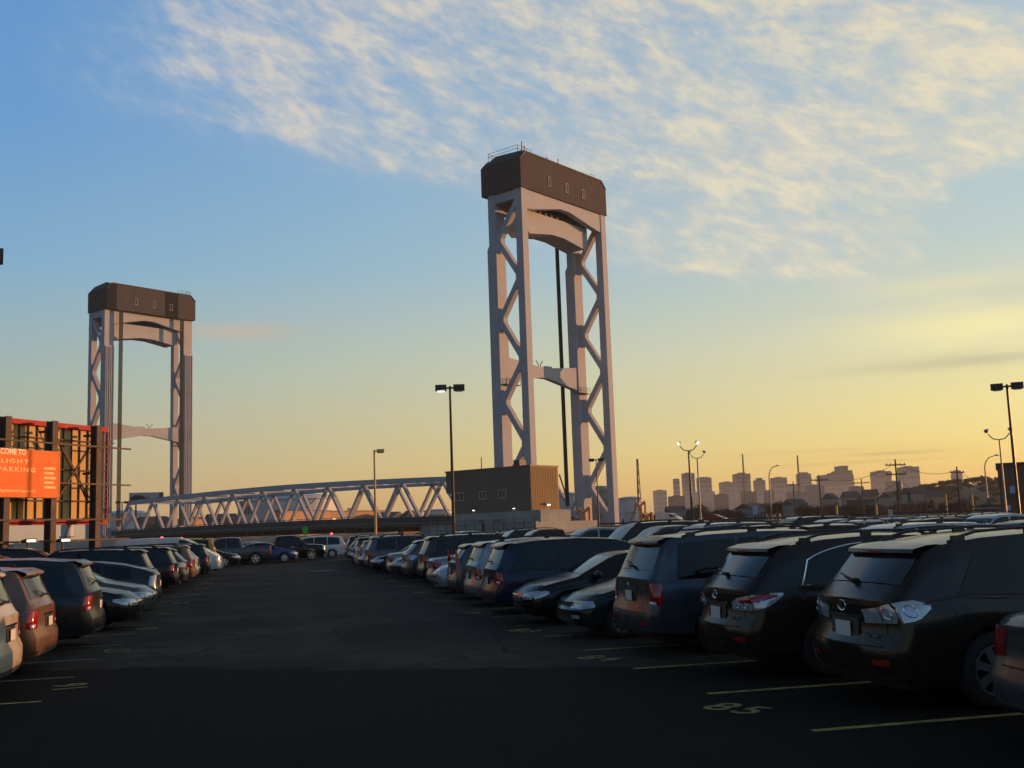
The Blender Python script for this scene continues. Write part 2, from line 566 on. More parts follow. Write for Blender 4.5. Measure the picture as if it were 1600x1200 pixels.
    def shell(s):
        mb = MB()
        rows = []
        for x in s.stations():
            h = s.half(x)
            t = (x, 0.0, s.top(x) + 0.014)
            ring = [s.warp((a, -b_, c)) for a, b_, c in h] + [s.warp(t)] + [s.warp(p) for p in reversed(h)]
            rows.append(ring)
        mb.grid(rows)
        # end caps, bowed in plan
        for x in (-s.L / 2, s.L / 2):
            h = s.half(x) + [(x, 0.02, s.top(x) + 0.014)]
            rows = []
            for a, b_, c in h:
                rows.append([s.warp((a, b_ * k / 4, c)) for k in range(-4, 5)])
            mb.grid(rows)
        return mb
    def pane_side(s, x0, x1, sg, lo=0.035, hi=0.045, slant0=0.0, slant1=0.0, n=12, off=0.007, minh=0.05):
        """glass between x0 and x1 on one side; slant: shift of the top edge"""
        mb = MB()
        rows = []
        xs = [x0 + (x1 - x0) * i / n for i in range(n + 1)]
        for i, x in enumerate(xs):
            f = i / n
            zt = s.top(x) - 0.045 - hi
            zb = s.belt(x) + lo
            if zt - zb < 0.012:
                zt = zb + 0.012
            row = []
            for k in range(4):
                z = zb + (zt - zb) * k / 3
                xx = x + (slant0 * (1 - f) + slant1 * f) * k / 3
                zz = min(z, s.top(xx) - 0.045 - hi * 0.6)
                row.append(s.warp((xx, sg * (s.side_y(xx, zz) + off), zz)))
            rows.append(row)
        mb.grid(rows)
        return mb
    def pane_top(s, x0, x1, wf=0.93, off=0.008, n=8, wf1=None):
        mb = MB()
        rows = []
        wf1 = wf if wf1 is None else wf1
        for i in range(n + 1):
            x = x0 + (x1 - x0) * i / n
            d = 0.02
            sl = (s.top(x + d) - s.top(x - d)) / (2 * d)
            ln = math.hypot(1, sl)
            w = s.wroof(x) * (wf + (wf1 - wf) * i / n)
            row = []
            for k in range(-4, 5):
                y = w * k / 4
                z = s.tz(x, y)
                row.append(s.warp((x - sl / ln * off, y, z + off / ln)))
            rows.append(row)
        mb.grid(rows)
        return mb
    def lamp(s, end, sg, prof, off=0.012, n=10, thick=0.0):
        """lens wrapped round a corner. prof: (distance s, z low, z high); s<0 runs along the flank, s>0 across the end"""
        mb = MB()
        rows = []
        s0, s1 = prof[0][0], prof[-1][0]
        lo = [(a, b) for a, b, c in prof]
        hi = [(a, c) for a, b, c in prof]
        for i in range(n + 1):
            t = s0 + (s1 - s0) * i / n
            zl, zh = lerp_prof(lo, t), lerp_prof(hi, t)
            row = []
            for k in range(4):
                z = zl + (zh - zl) * k / 3
                o = off * (1.0 if 0 < k < 3 and 0 < i < n else 0.35)
                xe = s.L / 2
                if t <= 0:
                    x = xe + t
                    y = s.side_y(end * x, z) + o
                    x += o
                else:
                    x = xe + o
                    y = s.side_y(end * xe, z) - t + o * 0.5
                row.append(s.warp((end * xe, sg * y, z)) + Vector((end * (x - xe), 0, 0)) if t > 0 else
                           s.warp((end * min(x, xe), sg * y, z)) + Vector((end * max(0, x - xe), 0, 0)))
            rows.append(row)
        mb.grid(rows)
        return mb
    def end_patch(s, end, y0, y1, z0, z1, off=0.01, ny=6, nz=2, depth=0.0):
        mb = MB()
        rows = []
        for j in range(nz + 1):
            z = z0 + (z1 - z0) * j / nz
            rows.append([s.warp((end * s.L / 2, y0 + (y1 - y0) * i / ny, z)) + Vector((end * off, 0, 0)) for i in range(ny + 1)])
        mb.grid(rows)
        return mb

MESH = {}
def wheel_meshes(r=0.34, w=0.22, spokes=5, style='alloy'):
    key = ('wheel', r, w, spokes, style)
    if key in MESH:
        return MESH[key]
    rr = r * 0.68
    t = MB().lathe([(rr, -w / 2 + 0.01), (rr + 0.02, -w / 2), (r - 0.03, -w / 2), (r - 0.004, -w / 2 + 0.025), (r, -w / 2 + 0.05), (r, w / 2 - 0.05),
                    (r - 0.004, w / 2 - 0.025), (r - 0.03, w / 2), (rr + 0.02, w / 2), (rr, w / 2 - 0.02), (rr - 0.01, 0.0)], 28, 'Y')
    tm = t.mesh('tyre', M['rubber'], 40)
    rim = MB()
    # barrel lip, dark dish is the tyre mesh's own inner wall; outer face at +y
    lip = MB().lathe([(rr, w / 2 - 0.03), (rr, w / 2 - 0.004), (rr - 0.018, w / 2 - 0.004), (rr - 0.025, w / 2 - 0.03)], 28, 'Y')
    rim.add(lip.v, [f for f in lip.f if len(f) == 4])
    rim.lathe([(0.055, w / 2 - 0.05), (0.055, w / 2 - 0.012), (0.03, w / 2 - 0.006), (0.002, w / 2 - 0.006)], 12, 'Y')
    for k in range(spokes):
        a = 2 * pi * k / spokes + 0.3
        d = Vector((cos(a), 0, sin(a)))
        n = Vector((-sin(a), 0, cos(a)))
        wi, wo_ = 0.034 * 5 / spokes + 0.008, 0.052 * 5 / spokes + 0.006
        y1 = w / 2 - 0.014
        p = [d * 0.04 - n * wi, d * 0.04 + n * wi, d * (rr - 0.012) + n * wo_, d * (rr - 0.012) - n * wo_]
        rim.hexa([q + Vector((0, y1 - 0.03, 0)) for q in p] + [q + Vector((0, y1 - (0.0 if i < 2 else 0.004), 0)) for i, q in enumerate(p)])
    rm = rim.mesh('rim', M['alloy'] if style == 'alloy' else M['steel'], 35)
    MESH[key] = (tm, rm)
    return MESH[key]

SPECS = {}
def spec(name, **kw):
    SPECS[name] = kw

spec('crossover', L=4.73, W=1.85, wr=0.365, xf=1.42, xr=-1.30, sill=0.30,
     top=[(-2.365, 1.04), (-2.27, 1.13), (-1.88, 1.53), (-1.70, 1.585), (-1.2, 1.645), (-0.5, 1.675), (0.1, 1.66), (0.42, 1.60), (1.30, 1.10), (1.45, 1.06), (2.1, 0.96), (2.365, 0.74)],
     belt=[(-2.37, 1.0), (-1.6, 1.07), (-0.5, 1.02), (1.2, 0.98), (2.3, 0.80)], inset=0.20,
     rearb=[(0.28, -0.05), (0.34, 0.06), (0.56, 0.10), (0.62, 0.09), (0.66, 0.02), (0.86, 0.02), (1.0, 0.03), (2, -0.02)], bowr=0.17,
     side=[(-1.62, -0.72, 0.30, 0.0), (-0.66, 0.18, 0, 0), (0.24, 1.12, 0, 0)], rear=(-2.20, -1.90), wind=(0.50, 1.24))
spec('boxy', L=4.77, W=1.97, wr=0.36, xf=1.38, xr=-1.32, sill=0.32,
     top=[(-2.385, 1.09), (-2.33, 1.17), (-2.10, 1.66), (-2.02, 1.72), (-1.3, 1.765), (-0.4, 1.785), (0.3, 1.765), (0.55, 1.70), (1.25, 1.17), (1.4, 1.12), (2.15, 1.02), (2.385, 0.80)],
     belt=[(-2.4, 1.08), (1.2, 1.06), (2.3, 0.88)], inset=0.15,
     rearb=[(0.3, -0.02), (0.36, 0.06), (0.64, 0.08), (0.70, 0.01), (2, 0.0)], bowr=0.07,
     side=[(-1.98, -0.98, 0.10, 0.02), (-0.90, -0.02, 0, 0), (0.05, 1.08, 0, 0)], rear=(-2.30, -2.12), wind=(0.62, 1.18))
spec('minivan', L=5.08, W=1.97, wr=0.34, xf=1.55, xr=-1.45, sill=0.25,
     top=[(-2.54, 1.04), (-2.48, 1.12), (-2.26, 1.60), (-2.18, 1.66), (-1.4, 1.735), (-0.4, 1.75), (0.5, 1.70), (0.95, 1.58), (1.85, 1.08), (2.0, 1.02), (2.35, 0.88), (2.54, 0.66)],
     belt=[(-2.6, 1.02), (1.2, 0.98), (2.4, 0.78)], inset=0.17,
     rearb=[(0.25, -0.02), (0.32, 0.06), (0.58, 0.08), (0.66, 0.01), (2, 0.0)], bowr=0.10,
     side=[(-2.12, -1.12, 0.12, 0), (-1.06, -0.08, 0, 0), (-0.02, 0.86, 0, 0), (0.92, 1.66, 0, 0)], rear=(-2.45, -2.28), wind=(1.02, 1.78))
spec('sedan', L=4.80, W=1.82, wr=0.33, xf=1.45, xr=-1.32, sill=0.22,
     top=[(-2.40, 0.93), (-2.33, 1.03), (-1.80, 1.08), (-1.68, 1.09), (-0.95, 1.39), (-0.4, 1.45), (0.1, 1.44), (0.38, 1.40), (1.22, 1.00), (1.36, 0.96), (2.15, 0.82), (2.40, 0.64)],
     belt=[(-2.4, 0.92), (-1.5, 0.98), (-0.5, 0.93), (1.2, 0.90), (2.35, 0.70)], inset=0.22,
     rearb=[(0.24, -0.03), (0.32, 0.05), (0.58, 0.06), (0.64, 0.0), (2, 0.0)], bowr=0.16, bowf=0.26,
     side=[(-1.36, -0.72, 0.14, 0), (-0.66, 0.18, 0, 0), (0.24, 1.04, 0, 0)], rear=(-1.58, -1.02), wind=(0.48, 1.16))
spec('compact', L=4.42, W=1.70, wr=0.30, xf=1.40, xr=-1.22, sill=0.20,
     top=[(-2.21, 0.90), (-2.14, 1.0), (-1.65, 1.03), (-1.52, 1.04), (-0.88, 1.33), (-0.3, 1.37), (0.1, 1.36), (0.35, 1.32), (1.08, 0.95), (1.2, 0.91), (1.95, 0.76), (2.21, 0.60)],
     belt=[(-2.2, 0.88), (-0.5, 0.88), (1.1, 0.85), (2.15, 0.66)], inset=0.20,
     rearb=[(0.22, -0.03), (0.30, 0.05), (0.52, 0.06), (0.58, 0.0), (2, 0.0)], bowf=0.20,
     frontb=[(0.2, -0.04), (0.30, 0.05), (0.50, 0.07), (0.56, 0.0), (2, -0.02)],
     side=[(-1.20, -0.62, 0.1, 0), (-0.56, 0.2, 0, 0), (0.26, 0.92, 0, 0)], rear=(-1.42, -0.94), wind=(0.44, 1.03))
spec('wagon', L=4.72, W=1.86, wr=0.34, xf=1.42, xr=-1.34, sill=0.26,
     top=[(-2.36, 1.00), (-2.30, 1.06), (-1.98, 1.45), (-1.88, 1.50), (-1.2, 1.55), (-0.4, 1.575), (0.2, 1.55), (0.45, 1.49), (1.22, 1.04), (1.35, 1.0), (2.1, 0.88), (2.36, 0.68)],
     belt=[(-2.4, 0.98), (-0.5, 0.95), (1.2, 0.93), (2.3, 0.74)], inset=0.19,
     side=[(-1.86, -0.86, 0.16, 0), (-0.80, 0.12, 0, 0), (0.18, 1.06, 0, 0)], rear=(-2.26, -2.0), wind=(0.54, 1.16))
spec('liftback', L=4.45, W=1.73, wr=0.31, xf=1.40, xr=-1.28, sill=0.20,
     top=[(-2.225, 0.98), (-2.17, 1.12), (-2.05, 1.16), (-1.2, 1.38), (-0.5, 1.475), (0.0, 1.49), (0.35, 1.43), (1.38, 0.98), (1.5, 0.94), (2.0, 0.82), (2.225, 0.62)],
     belt=[(-2.2, 0.94), (-0.5, 0.93), (1.2, 0.88), (2.15, 0.70)], inset=0.20,
     side=[(-1.50, -0.72, 0.0, 0), (-0.66, 0.16, 0, 0), (0.22, 1.10, 0, 0)], rear=(-1.95, -1.25), wind=(0.46, 1.30))
spec('bigsuv', L=5.20, W=2.01, wr=0.39, xf=1.55, xr=-1.48, sill=0.36,
     top=[(-2.60, 1.14), (-2.56, 1.22), (-2.42, 1.78), (-2.34, 1.84), (-1.4, 1.89), (-0.4, 1.90), (0.35, 1.87), (0.60, 1.80), (1.18, 1.28), (1.30, 1.23), (2.35, 1.14), (2.60, 0.90)],
     belt=[(-2.6, 1.14), (1.2, 1.14), (2.5, 0.98)], inset=0.14,
     side=[(-2.28, -1.20, 0.08, 0), (-1.12, -0.20, 0, 0), (-0.12, 1.02, 0, 0)], rear=(-2.54, -2.42), wind=(0.66, 1.13), bowr=0.05)
spec('pickup', L=5.70, W=2.00, wr=0.39, xf=1.75, xr=-1.80, sill=0.40,
     top=[(-2.85, 1.16), (-2.80, 1.20), (-0.98, 1.20), (-0.93, 1.22), (-0.80, 1.78), (-0.72, 1.84), (-0.1, 1.88), (0.50, 1.86), (0.74, 1.78), (1.35, 1.27), (1.46, 1.21), (2.60, 1.13), (2.85, 0.90)],
     belt=[(-2.85, 1.12), (1.2, 1.14), (2.7, 0.98)], inset=0.15,
     side=[(-0.74, 0.10, 0.05, 0), (0.18, 1.16, 0, 0)], rear=(-0.93, -0.82), wind=(0.80, 1.30), bowr=0.03)
spec('cargovan', L=5.40, W=2.02, wr=0.35, xf=1.72, xr=-1.60, sill=0.26,
     top=[(-2.70, 1.76), (-2.66, 1.86), (-2.5, 1.92), (-1.0, 1.97), (0.5, 1.95), (0.92, 1.86), (1.95, 1.28), (2.10, 1.18), (2.50, 1.02), (2.70, 0.72)],
     belt=[(-2.7, 1.22), (1.2, 1.20), (2.5, 0.86)], inset=0.12,
     side=[(0.55, 1.72, 0, 0)], rear=None, wind=(1.02, 1.90), bowr=0.04)

TAIL = {   # rear lamp outline (s, z low, z high)
    'crossover': [(-0.34, 0.98, 1.02), (-0.16, 0.88, 1.07), (0.0, 0.85, 1.04), (0.22, 0.84, 0.99), (0.46, 0.83, 0.96)],
    'crossover_new': [(-0.42, 0.99, 1.02), (-0.15, 0.86, 1.02), (0.0, 0.82, 1.0), (0.24, 0.81, 0.96), (0.40, 0.82, 0.90)],
    'boxy': [(-0.14, 0.76, 1.06), (0.0, 0.70, 1.06), (0.12, 0.70, 1.06)],
    'minivan': [(-0.10, 0.74, 0.98), (0.0, 0.70, 1.0), (0.20, 0.72, 1.0)],
    'sedan': [(-0.20, 0.78, 0.92), (0.0, 0.68, 0.95), (0.22, 0.70, 0.92)],
    'compact': [(-0.14, 0.66, 0.84), (0.0, 0.62, 0.86), (0.28, 0.64, 0.86)],
    'wagon': [(-0.10, 0.66, 1.02), (0.0, 0.62, 1.40), (0.09, 0.64, 1.40)],
    'liftback': [(-0.16, 0.72, 1.0), (0.0, 0.66, 1.04), (0.14, 0.68, 1.04)],
    'bigsuv': [(-0.06, 0.84, 1.16), (0.0, 0.82, 1.18), (0.13, 0.82, 1.18)],
    'pickup': [(-0.06, 0.84, 1.14), (0.0, 0.82, 1.15), (0.14, 0.82, 1.15)],
    'cargovan': [(-0.08, 0.86, 1.20), (0.0, 0.84, 1.22), (0.10, 0.84, 1.22)],
}
HEAD = {
    'sedan': [(-0.36, 0.66, 0.71), (-0.1, 0.58, 0.72), (0.0, 0.55, 0.71), (0.26, 0.54, 0.66), (0.44, 0.55, 0.62)],
    'compact': [(-0.16, 0.56, 0.66), (0.0, 0.53, 0.67), (0.40, 0.53, 0.66)],
    'crossover': [(-0.30, 0.76, 0.82), (0.0, 0.66, 0.84), (0.34, 0.66, 0.80)],
    'boxy': [(-0.18, 0.78, 0.92), (0.0, 0.72, 0.92), (0.34, 0.72, 0.90)],
    'minivan': [(-0.30, 0.70, 0.78), (0.0, 0.62, 0.78), (0.34, 0.60, 0.74)],
    'wagon': [(-0.24, 0.66, 0.76), (0.0, 0.60, 0.77), (0.36, 0.60, 0.72)],
    'liftback': [(-0.34, 0.66, 0.74), (0.0, 0.56, 0.74), (0.28, 0.56, 0.68)],
    'bigsuv': [(-0.12, 0.84, 1.02), (0.0, 0.80, 1.02), (0.34, 0.80, 1.02)],
    'pickup': [(-0.12, 0.80, 1.04), (0.0, 0.76, 1.04), (0.30, 0.76, 1.04)],
    'cargovan': [(-0.34, 0.86, 0.98), (0.0, 0.72, 0.92), (0.26, 0.70, 0.84)],
}
def B_(k):
    d = {q: v for q, v in SPECS[k].items() if q not in ('side', 'rear', 'wind')}
    return Body(**d)

def parts_of(kind, variant=None):
    """list of (part name, mesh, material key or None for the paint, rim mesh or None)"""
    key = ('parts', kind, variant)
    if key in MESH:
        return MESH[key]
    sp = SPECS[kind]
    b = B_(kind)
    P = []
    def add(name, mb, mat, smooth=35, sub=None, label=None):
        me = mb.mesh(name, M[mat] if isinstance(mat, str) else PAINT['grey'], smooth)
        P.append((name, me, mat is None, sub, label))
    add('body', b.shell(), None, 32)
    u = MB().box(-b.L / 2 + 0.25, b.L / 2 - 0.25, -b.W / 2 + 0.30, b.W / 2 - 0.30, 0.19, min(0.62, b.wr + 0.2))
    u.box(b.xr + b.wr + 0.1, b.xf - b.wr - 0.1, -b.W / 2 + 0.08, b.W / 2 - 0.08, b.sill - 0.03, b.sill + 0.15)
    add('underbody', u, 'under', None)
    if sp['wind']:
        add('windshield', b.pane_top(sp['wind'][0], sp['wind'][1], 0.95), 'glass')
    if sp['rear']:
        add('rear_window', b.pane_top(sp['rear'][0], sp['rear'][1], 0.88, wf1=0.90), 'glass_light')
    for sg in (1, -1):
        for (x0, x1, s0, s1) in sp['side']:
            add('side_window', b.pane_side(x0, x1, sg, slant0=s0, slant1=s1), 'glass')
    # lamps
    tk = 'crossover_new' if (kind == 'crossover' and variant == 'new') else kind
    for sg in (1, -1):
        tl = b.lamp(-1, sg, TAIL[tk])
        if (kind == 'crossover' and variant != 'new') or kind == 'liftback':
            add('taillight', tl, 'lampclear')
        elif kind == 'crossover':
            add('taillight', tl, 'lampclear')
            add('brake_lens', b.lamp(-1, sg, [(-0.36, 0.975, 1.01), (-0.1, 0.92, 1.0), (0.0, 0.90, 0.985), (0.24, 0.88, 0.945)], off=0.018), 'lampred')
        else:
            add('taillight', tl, 'lampred')
        if kind in ('minivan', 'boxy', 'bigsuv', 'pickup'):
            t0 = TAIL[kind]
            zl = t0[1][1]
            add('reverse_lens', b.lamp(-1, sg, [(-0.04, zl + 0.03, zl + 0.10), (0.0, zl + 0.03, zl + 0.10), (0.10, zl + 0.03, zl + 0.10)], off=0.020), 'lampclear')
        add('headlight', b.lamp(1, sg, HEAD[kind]), 'lampclear')
        if kind == 'compact':
            add('fog_lamp', b.end_patch(1, sg * 0.45, sg * 0.68, 0.36, 0.42, 0.015), 'lampclear')
    if kind == 'crossover':
        for sg in (1, -1):
            rg = MB()
            for (s_c, z_c, r_c) in (((0.10, 0.935, 0.050), (-0.10, 0.965, 0.058)) if variant != 'new' else ((0.12, 0.875, 0.030), (0.26, 0.865, 0.022))):
                pts = []
                for k in range(15):
                    t = 2 * pi * k / 14
                    s_, z_ = s_c + r_c * cos(t), z_c + r_c * sin(t)
                    if s_c > 0:
                        p_ = b.warp((-b.L / 2, sg * (b.side_y(-b.L / 2, z_) - s_), z_)) + Vector((-0.020, 0, 0))
                    else:
                        p_ = b.warp((-(b.L / 2 + s_), sg * (b.side_y(-(b.L / 2 + s_), z_) + 0.016), z_))
                    pts.append(p_)
                rg.tube(pts, 0.006, 5, cap=False)
            add('lamp_ring', rg, 'chrome', 50)
            if variant != 'new':
                dv = MB()
                rows = []
                for k in range(5):
                    z_ = 0.845 + 0.185 * k / 4
                    p_ = b.warp((-b.L / 2, sg * (b.side_y(-b.L / 2, z_) - 0.19), z_)) + Vector((-0.021, 0, 0))
                    rows.append([p_ + Vector((0, -0.006, 0)), p_ + Vector((0, 0.006, 0))])
                dv.grid(rows)
                add('lamp_divider', dv, 'seam', None)
    # front face
    gz = {'sedan': (0.50, 0.66), 'compact': (0.56, 0.64), 'crossover': (0.60, 0.80), 'boxy': (0.70, 0.90), 'minivan': (0.58, 0.70), 'wagon': (0.58, 0.72),
          'liftback': (0.50, 0.56), 'bigsuv': (0.70, 1.0), 'pickup': (0.66, 1.06), 'cargovan': (0.62, 0.86)}[kind]
    gw = 0.30 * b.W
    add('grille', b.end_patch(1, -gw * 0.8, gw * 0.8, gz[0], gz[1], 0.012, 6, 2), 'plastic')
    gb = MB()
    nb = 4 if variant == 'chrome' or kind in ('pickup', 'bigsuv') else 2
    for k in range(nb):
        z = gz[0] + (gz[1] - gz[0]) * (k + 0.5) / nb
        g = b.end_patch(1, -gw * 0.8, gw * 0.8, z - 0.012, z + 0.012, 0.024, 6, 1)
        gb.add(g.v, g.f)
    add('grille_bar', gb, 'chrome')
    add('air_intake', b.end_patch(1, -0.5, 0.5, 0.30, 0.40, 0.010, 6, 1), 'plastic')
    # plates
    pz = {'crossover': 0.76, 'boxy': 0.86, 'minivan': 0.80, 'sedan': 0.80, 'compact': 0.72, 'wagon': 0.80, 'liftback': 0.78, 'bigsuv': 0.92, 'pickup': 0.55, 'cargovan': 0.9}[kind]
    add('plate_recess', b.end_patch(-1, -0.27, 0.27, pz - 0.11, pz + 0.11, 0.006, 6, 1), 'plastic')
    add('license_plate', b.end_patch(-1, -0.15, 0.15, pz - 0.075, pz + 0.075, 0.030, 3, 1), 'plate')
    if kind in ('crossover', 'boxy', 'minivan', 'wagon'):
        add('chrome_strip', b.end_patch(-1, -0.34, 0.34, pz + 0.118, pz + 0.145, 0.022, 6, 1), 'chrome')
    # rear bumper step in grey plastic / dark valance
    add('bumper_valance', b.end_patch(-1, -b.W * 0.40, b.W * 0.40, 0.30, 0.36, 0.012, 8, 1), 'bumperp')
    for sg in (1, -1):
        if kind in ('crossover', 'boxy'):
            add('reflector', b.end_patch(-1, sg * b.W * 0.28, sg * b.W * 0.40, 0.44, 0.50, 0.012, 3, 1), 'lampred')
    # mirrors, handles, seams
    for sg in (1, -1):
        xm = sp['wind'][1] - 0.30 if sp['wind'] else 1.0
        ym = b.side_y(xm, b.belt(xm) + 0.05)
        m = MB()
        c = Vector((xm, sg * (ym + 0.14), b.belt(xm) + 0.10))
        m.lathe([(0.02, -0.13), (0.07, -0.11), (0.085, 0.0), (0.075, 0.10), (0.03, 0.13)], 8, 'Y', c)
        m.bar((xm, sg * (ym - 0.02), b.belt(xm) + 0.03), (xm, sg * (ym + 0.08), b.belt(xm) + 0.07), 0.05, 0.03)
        P.append(('mirror', m.mesh('mirror', PAINT['grey'], 50), True, None, None))
        sd_ = MB()
        hn = MB()
        edges = []
        for (x0, x1, s0, s1) in sp['side'][1:] if len(sp['side']) > 1 else sp['side']:
            edges.append((x0 - 0.03))
            xh = x0 + 0.10
            zh = b.belt(xh) - 0.10
            yh = b.side_y(xh, zh)
            hn.bar((xh, sg * (yh + 0.035), zh), (xh + 0.20, sg * (b.side_y(xh + .2, zh) + 0.035), zh), 0.022, 0.028)
        edges.append(sp['side'][-1][1] - 0.10)
        for xe in edges:
            rows = []
            for k in range(9):
                z = b.sill + 0.05 + (b.belt(xe) - b.sill - 0.06) * k / 8
                if z < b.zbot(xe) + 0.02:
                    z = b.zbot(xe) + 0.02
                rows.append([(xe - 0.005, sg * (b.side_y(xe, z) + 0.0025), z), (xe + 0.005, sg * (b.side_y(xe, z) + 0.0025), z)])
            sd_.grid(rows)
        add('door_seam', sd_, 'seam', None)
        add('door_handle', hn, 'chrome' if kind in ('crossover', 'bigsuv', 'pickup') else None, None)
    # tailgate seam
    if sp['rear'] and kind not in ('pickup',):
        ts = MB()
        for sg in (1, -1):
            yy = sg * b.W * 0.355
            for k in range(1):
                e = b.end_patch(-1, yy - 0.004, yy + 0.004, 0.62, b.top(-b.L / 2) - 0.05, 0.003, 1, 6)
                ts.add(e.v, e.f)
        e = b.end_patch(-1, -b.W * 0.355, b.W * 0.355, 0.615, 0.625, 0.004, 8, 1)
        ts.add(e.v, e.f)
        add('tailgate_seam', ts, 'seam', None)
    if kind in ('crossover', 'boxy', 'wagon', 'bigsuv', 'minivan'):
        # spoiler lip over the rear glass
        xr_ = sp['rear'][1] + 0.05
        w = b.wroof(xr_) * 0.92
        zt = b.top(xr_)
        sp_ = MB()
        rows_t, rows_b = [], []
        for k in range(-6, 7):
            y = w * k / 6
            bw = 0.05 * (k / 6) ** 2
            z = b.tz(xr_ + 0.12, y * 0.98)
            rows_t.append([(xr_ + 0.22, y, b.tz(xr_ + 0.22, y) + 0.006), (xr_ + 0.05, y, z + 0.012), (xr_ - 0.13 + bw, y * 0.97, zt - 0.005 + 0.012), (xr_ - 0.14 + bw, y * 0.97, zt - 0.03),
                           (xr_ + 0.0, y, zt - 0.07)])
        sp_.grid(rows_t)
        add('spoiler', sp_, None)
        add('high_brake_lamp', MB().box(xr_ - 0.142, xr_ - 0.12, -0.14, 0.14, zt - 0.035, zt - 0.012), 'lampred', None)
        # wiper
        x0 = sp['rear'][0] + 0.02
        wz = b.tz(x0, 0)
        wp = MB().bar(b.warp((x0 - 0.04, 0.02, wz + 0.0)) + Vector((-.02, 0, 0)), b.warp((x0 + 0.03, 0.42, b.tz(x0 + 0.03, .3) + 0.02)) + Vector((-.025, 0, 0)), 0.018, 0.014)
        wp.box(x0 - 0.09, x0 - 0.02, -0.02, 0.05, wz - 0.015, wz + 0.015)
        add('wiper', wp, 'plastic', None)
    if kind in ('crossover', 'boxy', 'wagon', 'bigsuv') or variant == 'rails':
        for sg in (1, -1):
            rl = MB()
            xa, xb = sp['rear'][1] + 0.35, sp['wind'][0] - 0.10
            pts = []
            for k in range(13):
                f = k / 12
                x = xa + (xb - xa) * f
                y = b.wroof(x) - 0.07
                lift = 0.055 * min(1, 8 * f, 8 * (1 - f))
                pts.append((x, sg * y, b.top(x) + lift - 0.005))
            rl.tube(pts, 0.017, 6)
            for f in (0.06, 0.5, 0.94):
                x = xa + (xb - xa) * f
                y = b.wroof(x) - 0.07
                rl.box(x - 0.07, x + 0.07, sg * y - 0.02, sg * y + 0.02, b.top(x) - 0.02, b.top(x) + 0.045)
            add('roof_rail', rl, 'plastic', 50)
    if kind == 'crossover' and variant == 'new':
        for sg in (1, -1):
            # bright strip round the rearmost side window
            x0, x1, s0, s1 = sp['side'][0]
            tr = MB()
            pts = []
            for k in range(9):
                x = x1 + (x0 - x1) * k / 8
                z = b.belt(x) + 0.02
                pts.append((x, sg * (b.side_y(x, z) + 0.012), z))
            for k in range(1, 9):
                x = x0 + (x1 - x0) * k / 8
                z = b.top(x + 0.16) - 0.10 - 0.18 * (1 - k / 8) ** 2
                z = max(z, b.belt(x) + 0.03)
                pts.append((x + 0.02, sg * (b.side_y(x, min(z, b.top(x) - 0.06)) + 0.012), min(z, b.top(x) - 0.06)))
            tr.tube(pts, 0.013, 5)
            add('window_trim', tr, 'chrome', 50)
    if kind == 'crossover':
        em = MB()
        ring = [b.warp((-b.L / 2, 0.075 * cos(t * pi / 8), 0.985 + 0.05 * sin(t * pi / 8))) + Vector((-0.012, 0, 0)) for t in range(17)]
        em.tube(ring, 0.007, 5, cap=False)
        em.bar(b.warp((-b.L / 2, 0.02, 1.015)) + Vector((-.012, 0, 0)), b.warp((-b.L / 2, 0.035, 0.96)) + Vector((-.012, 0, 0)), 0.012)
        em.bar(b.warp((-b.L / 2, 0.035, 0.96)) + Vector((-.012, 0, 0)), b.warp((-b.L / 2, -0.045, 0.96)) + Vector((-.012, 0, 0)), 0.012)
        add('emblem', em, 'chrome', None)
        tm = text_mesh('RX350' if variant != 'new' else 'RX350', 0.075, 0.003)
        # stand the lettering on the tailgate, reading from behind
        mw = Matrix(((0, 0, -1, -b.L / 2 + 0.0), (-1, 0, 0, -0.36), (0, 1, 0, 0.665 + 0.03), (0, 0, 0, 1)))
        tm.transform(mw)
        tm.materials.append(M['chrome'])
        P.append(('model_lettering', tm, False, None, None))
    if kind == 'boxy':
        em = MB().tube([b.warp((-b.L / 2, 0.04, 1.05)) + Vector((-.014, 0, 0)), b.warp((-b.L / 2, 0.03, 0.985)) + Vector((-.014, 0, 0))], 0.008, 5)
        em.tube([b.warp((-b.L / 2, -0.04, 1.05)) + Vector((-.014, 0, 0)), b.warp((-b.L / 2, -0.03, 0.985)) + Vector((-.014, 0, 0))], 0.008, 5)
        em.bar(b.warp((-b.L / 2, 0.033, 1.015)) + Vector((-.014, 0, 0)), b.warp((-b.L / 2, -0.033, 1.015)) + Vector((-.014, 0, 0)), 0.012)
        add('emblem', em, 'chrome', None)
    if kind == 'pickup':
        add('bed_shade_patch', MB().box(-b.L / 2 + 0.10, -1.05, -b.W / 2 + 0.20, b.W / 2 - 0.20, 1.20, 1.222), 'under', None)  # flat dark sheet, paints the shade of an open bed
        add('bumper', b.end_patch(-1, -b.W * 0.46, b.W * 0.46, 0.46, 0.64, 0.05, 8, 1), 'chrome')
        add('front_bumper', b.end_patch(1, -b.W * 0.46, b.W * 0.46, 0.44, 0.60, 0.04, 8, 1), 'chrome')
    MESH[key] = P
    return P

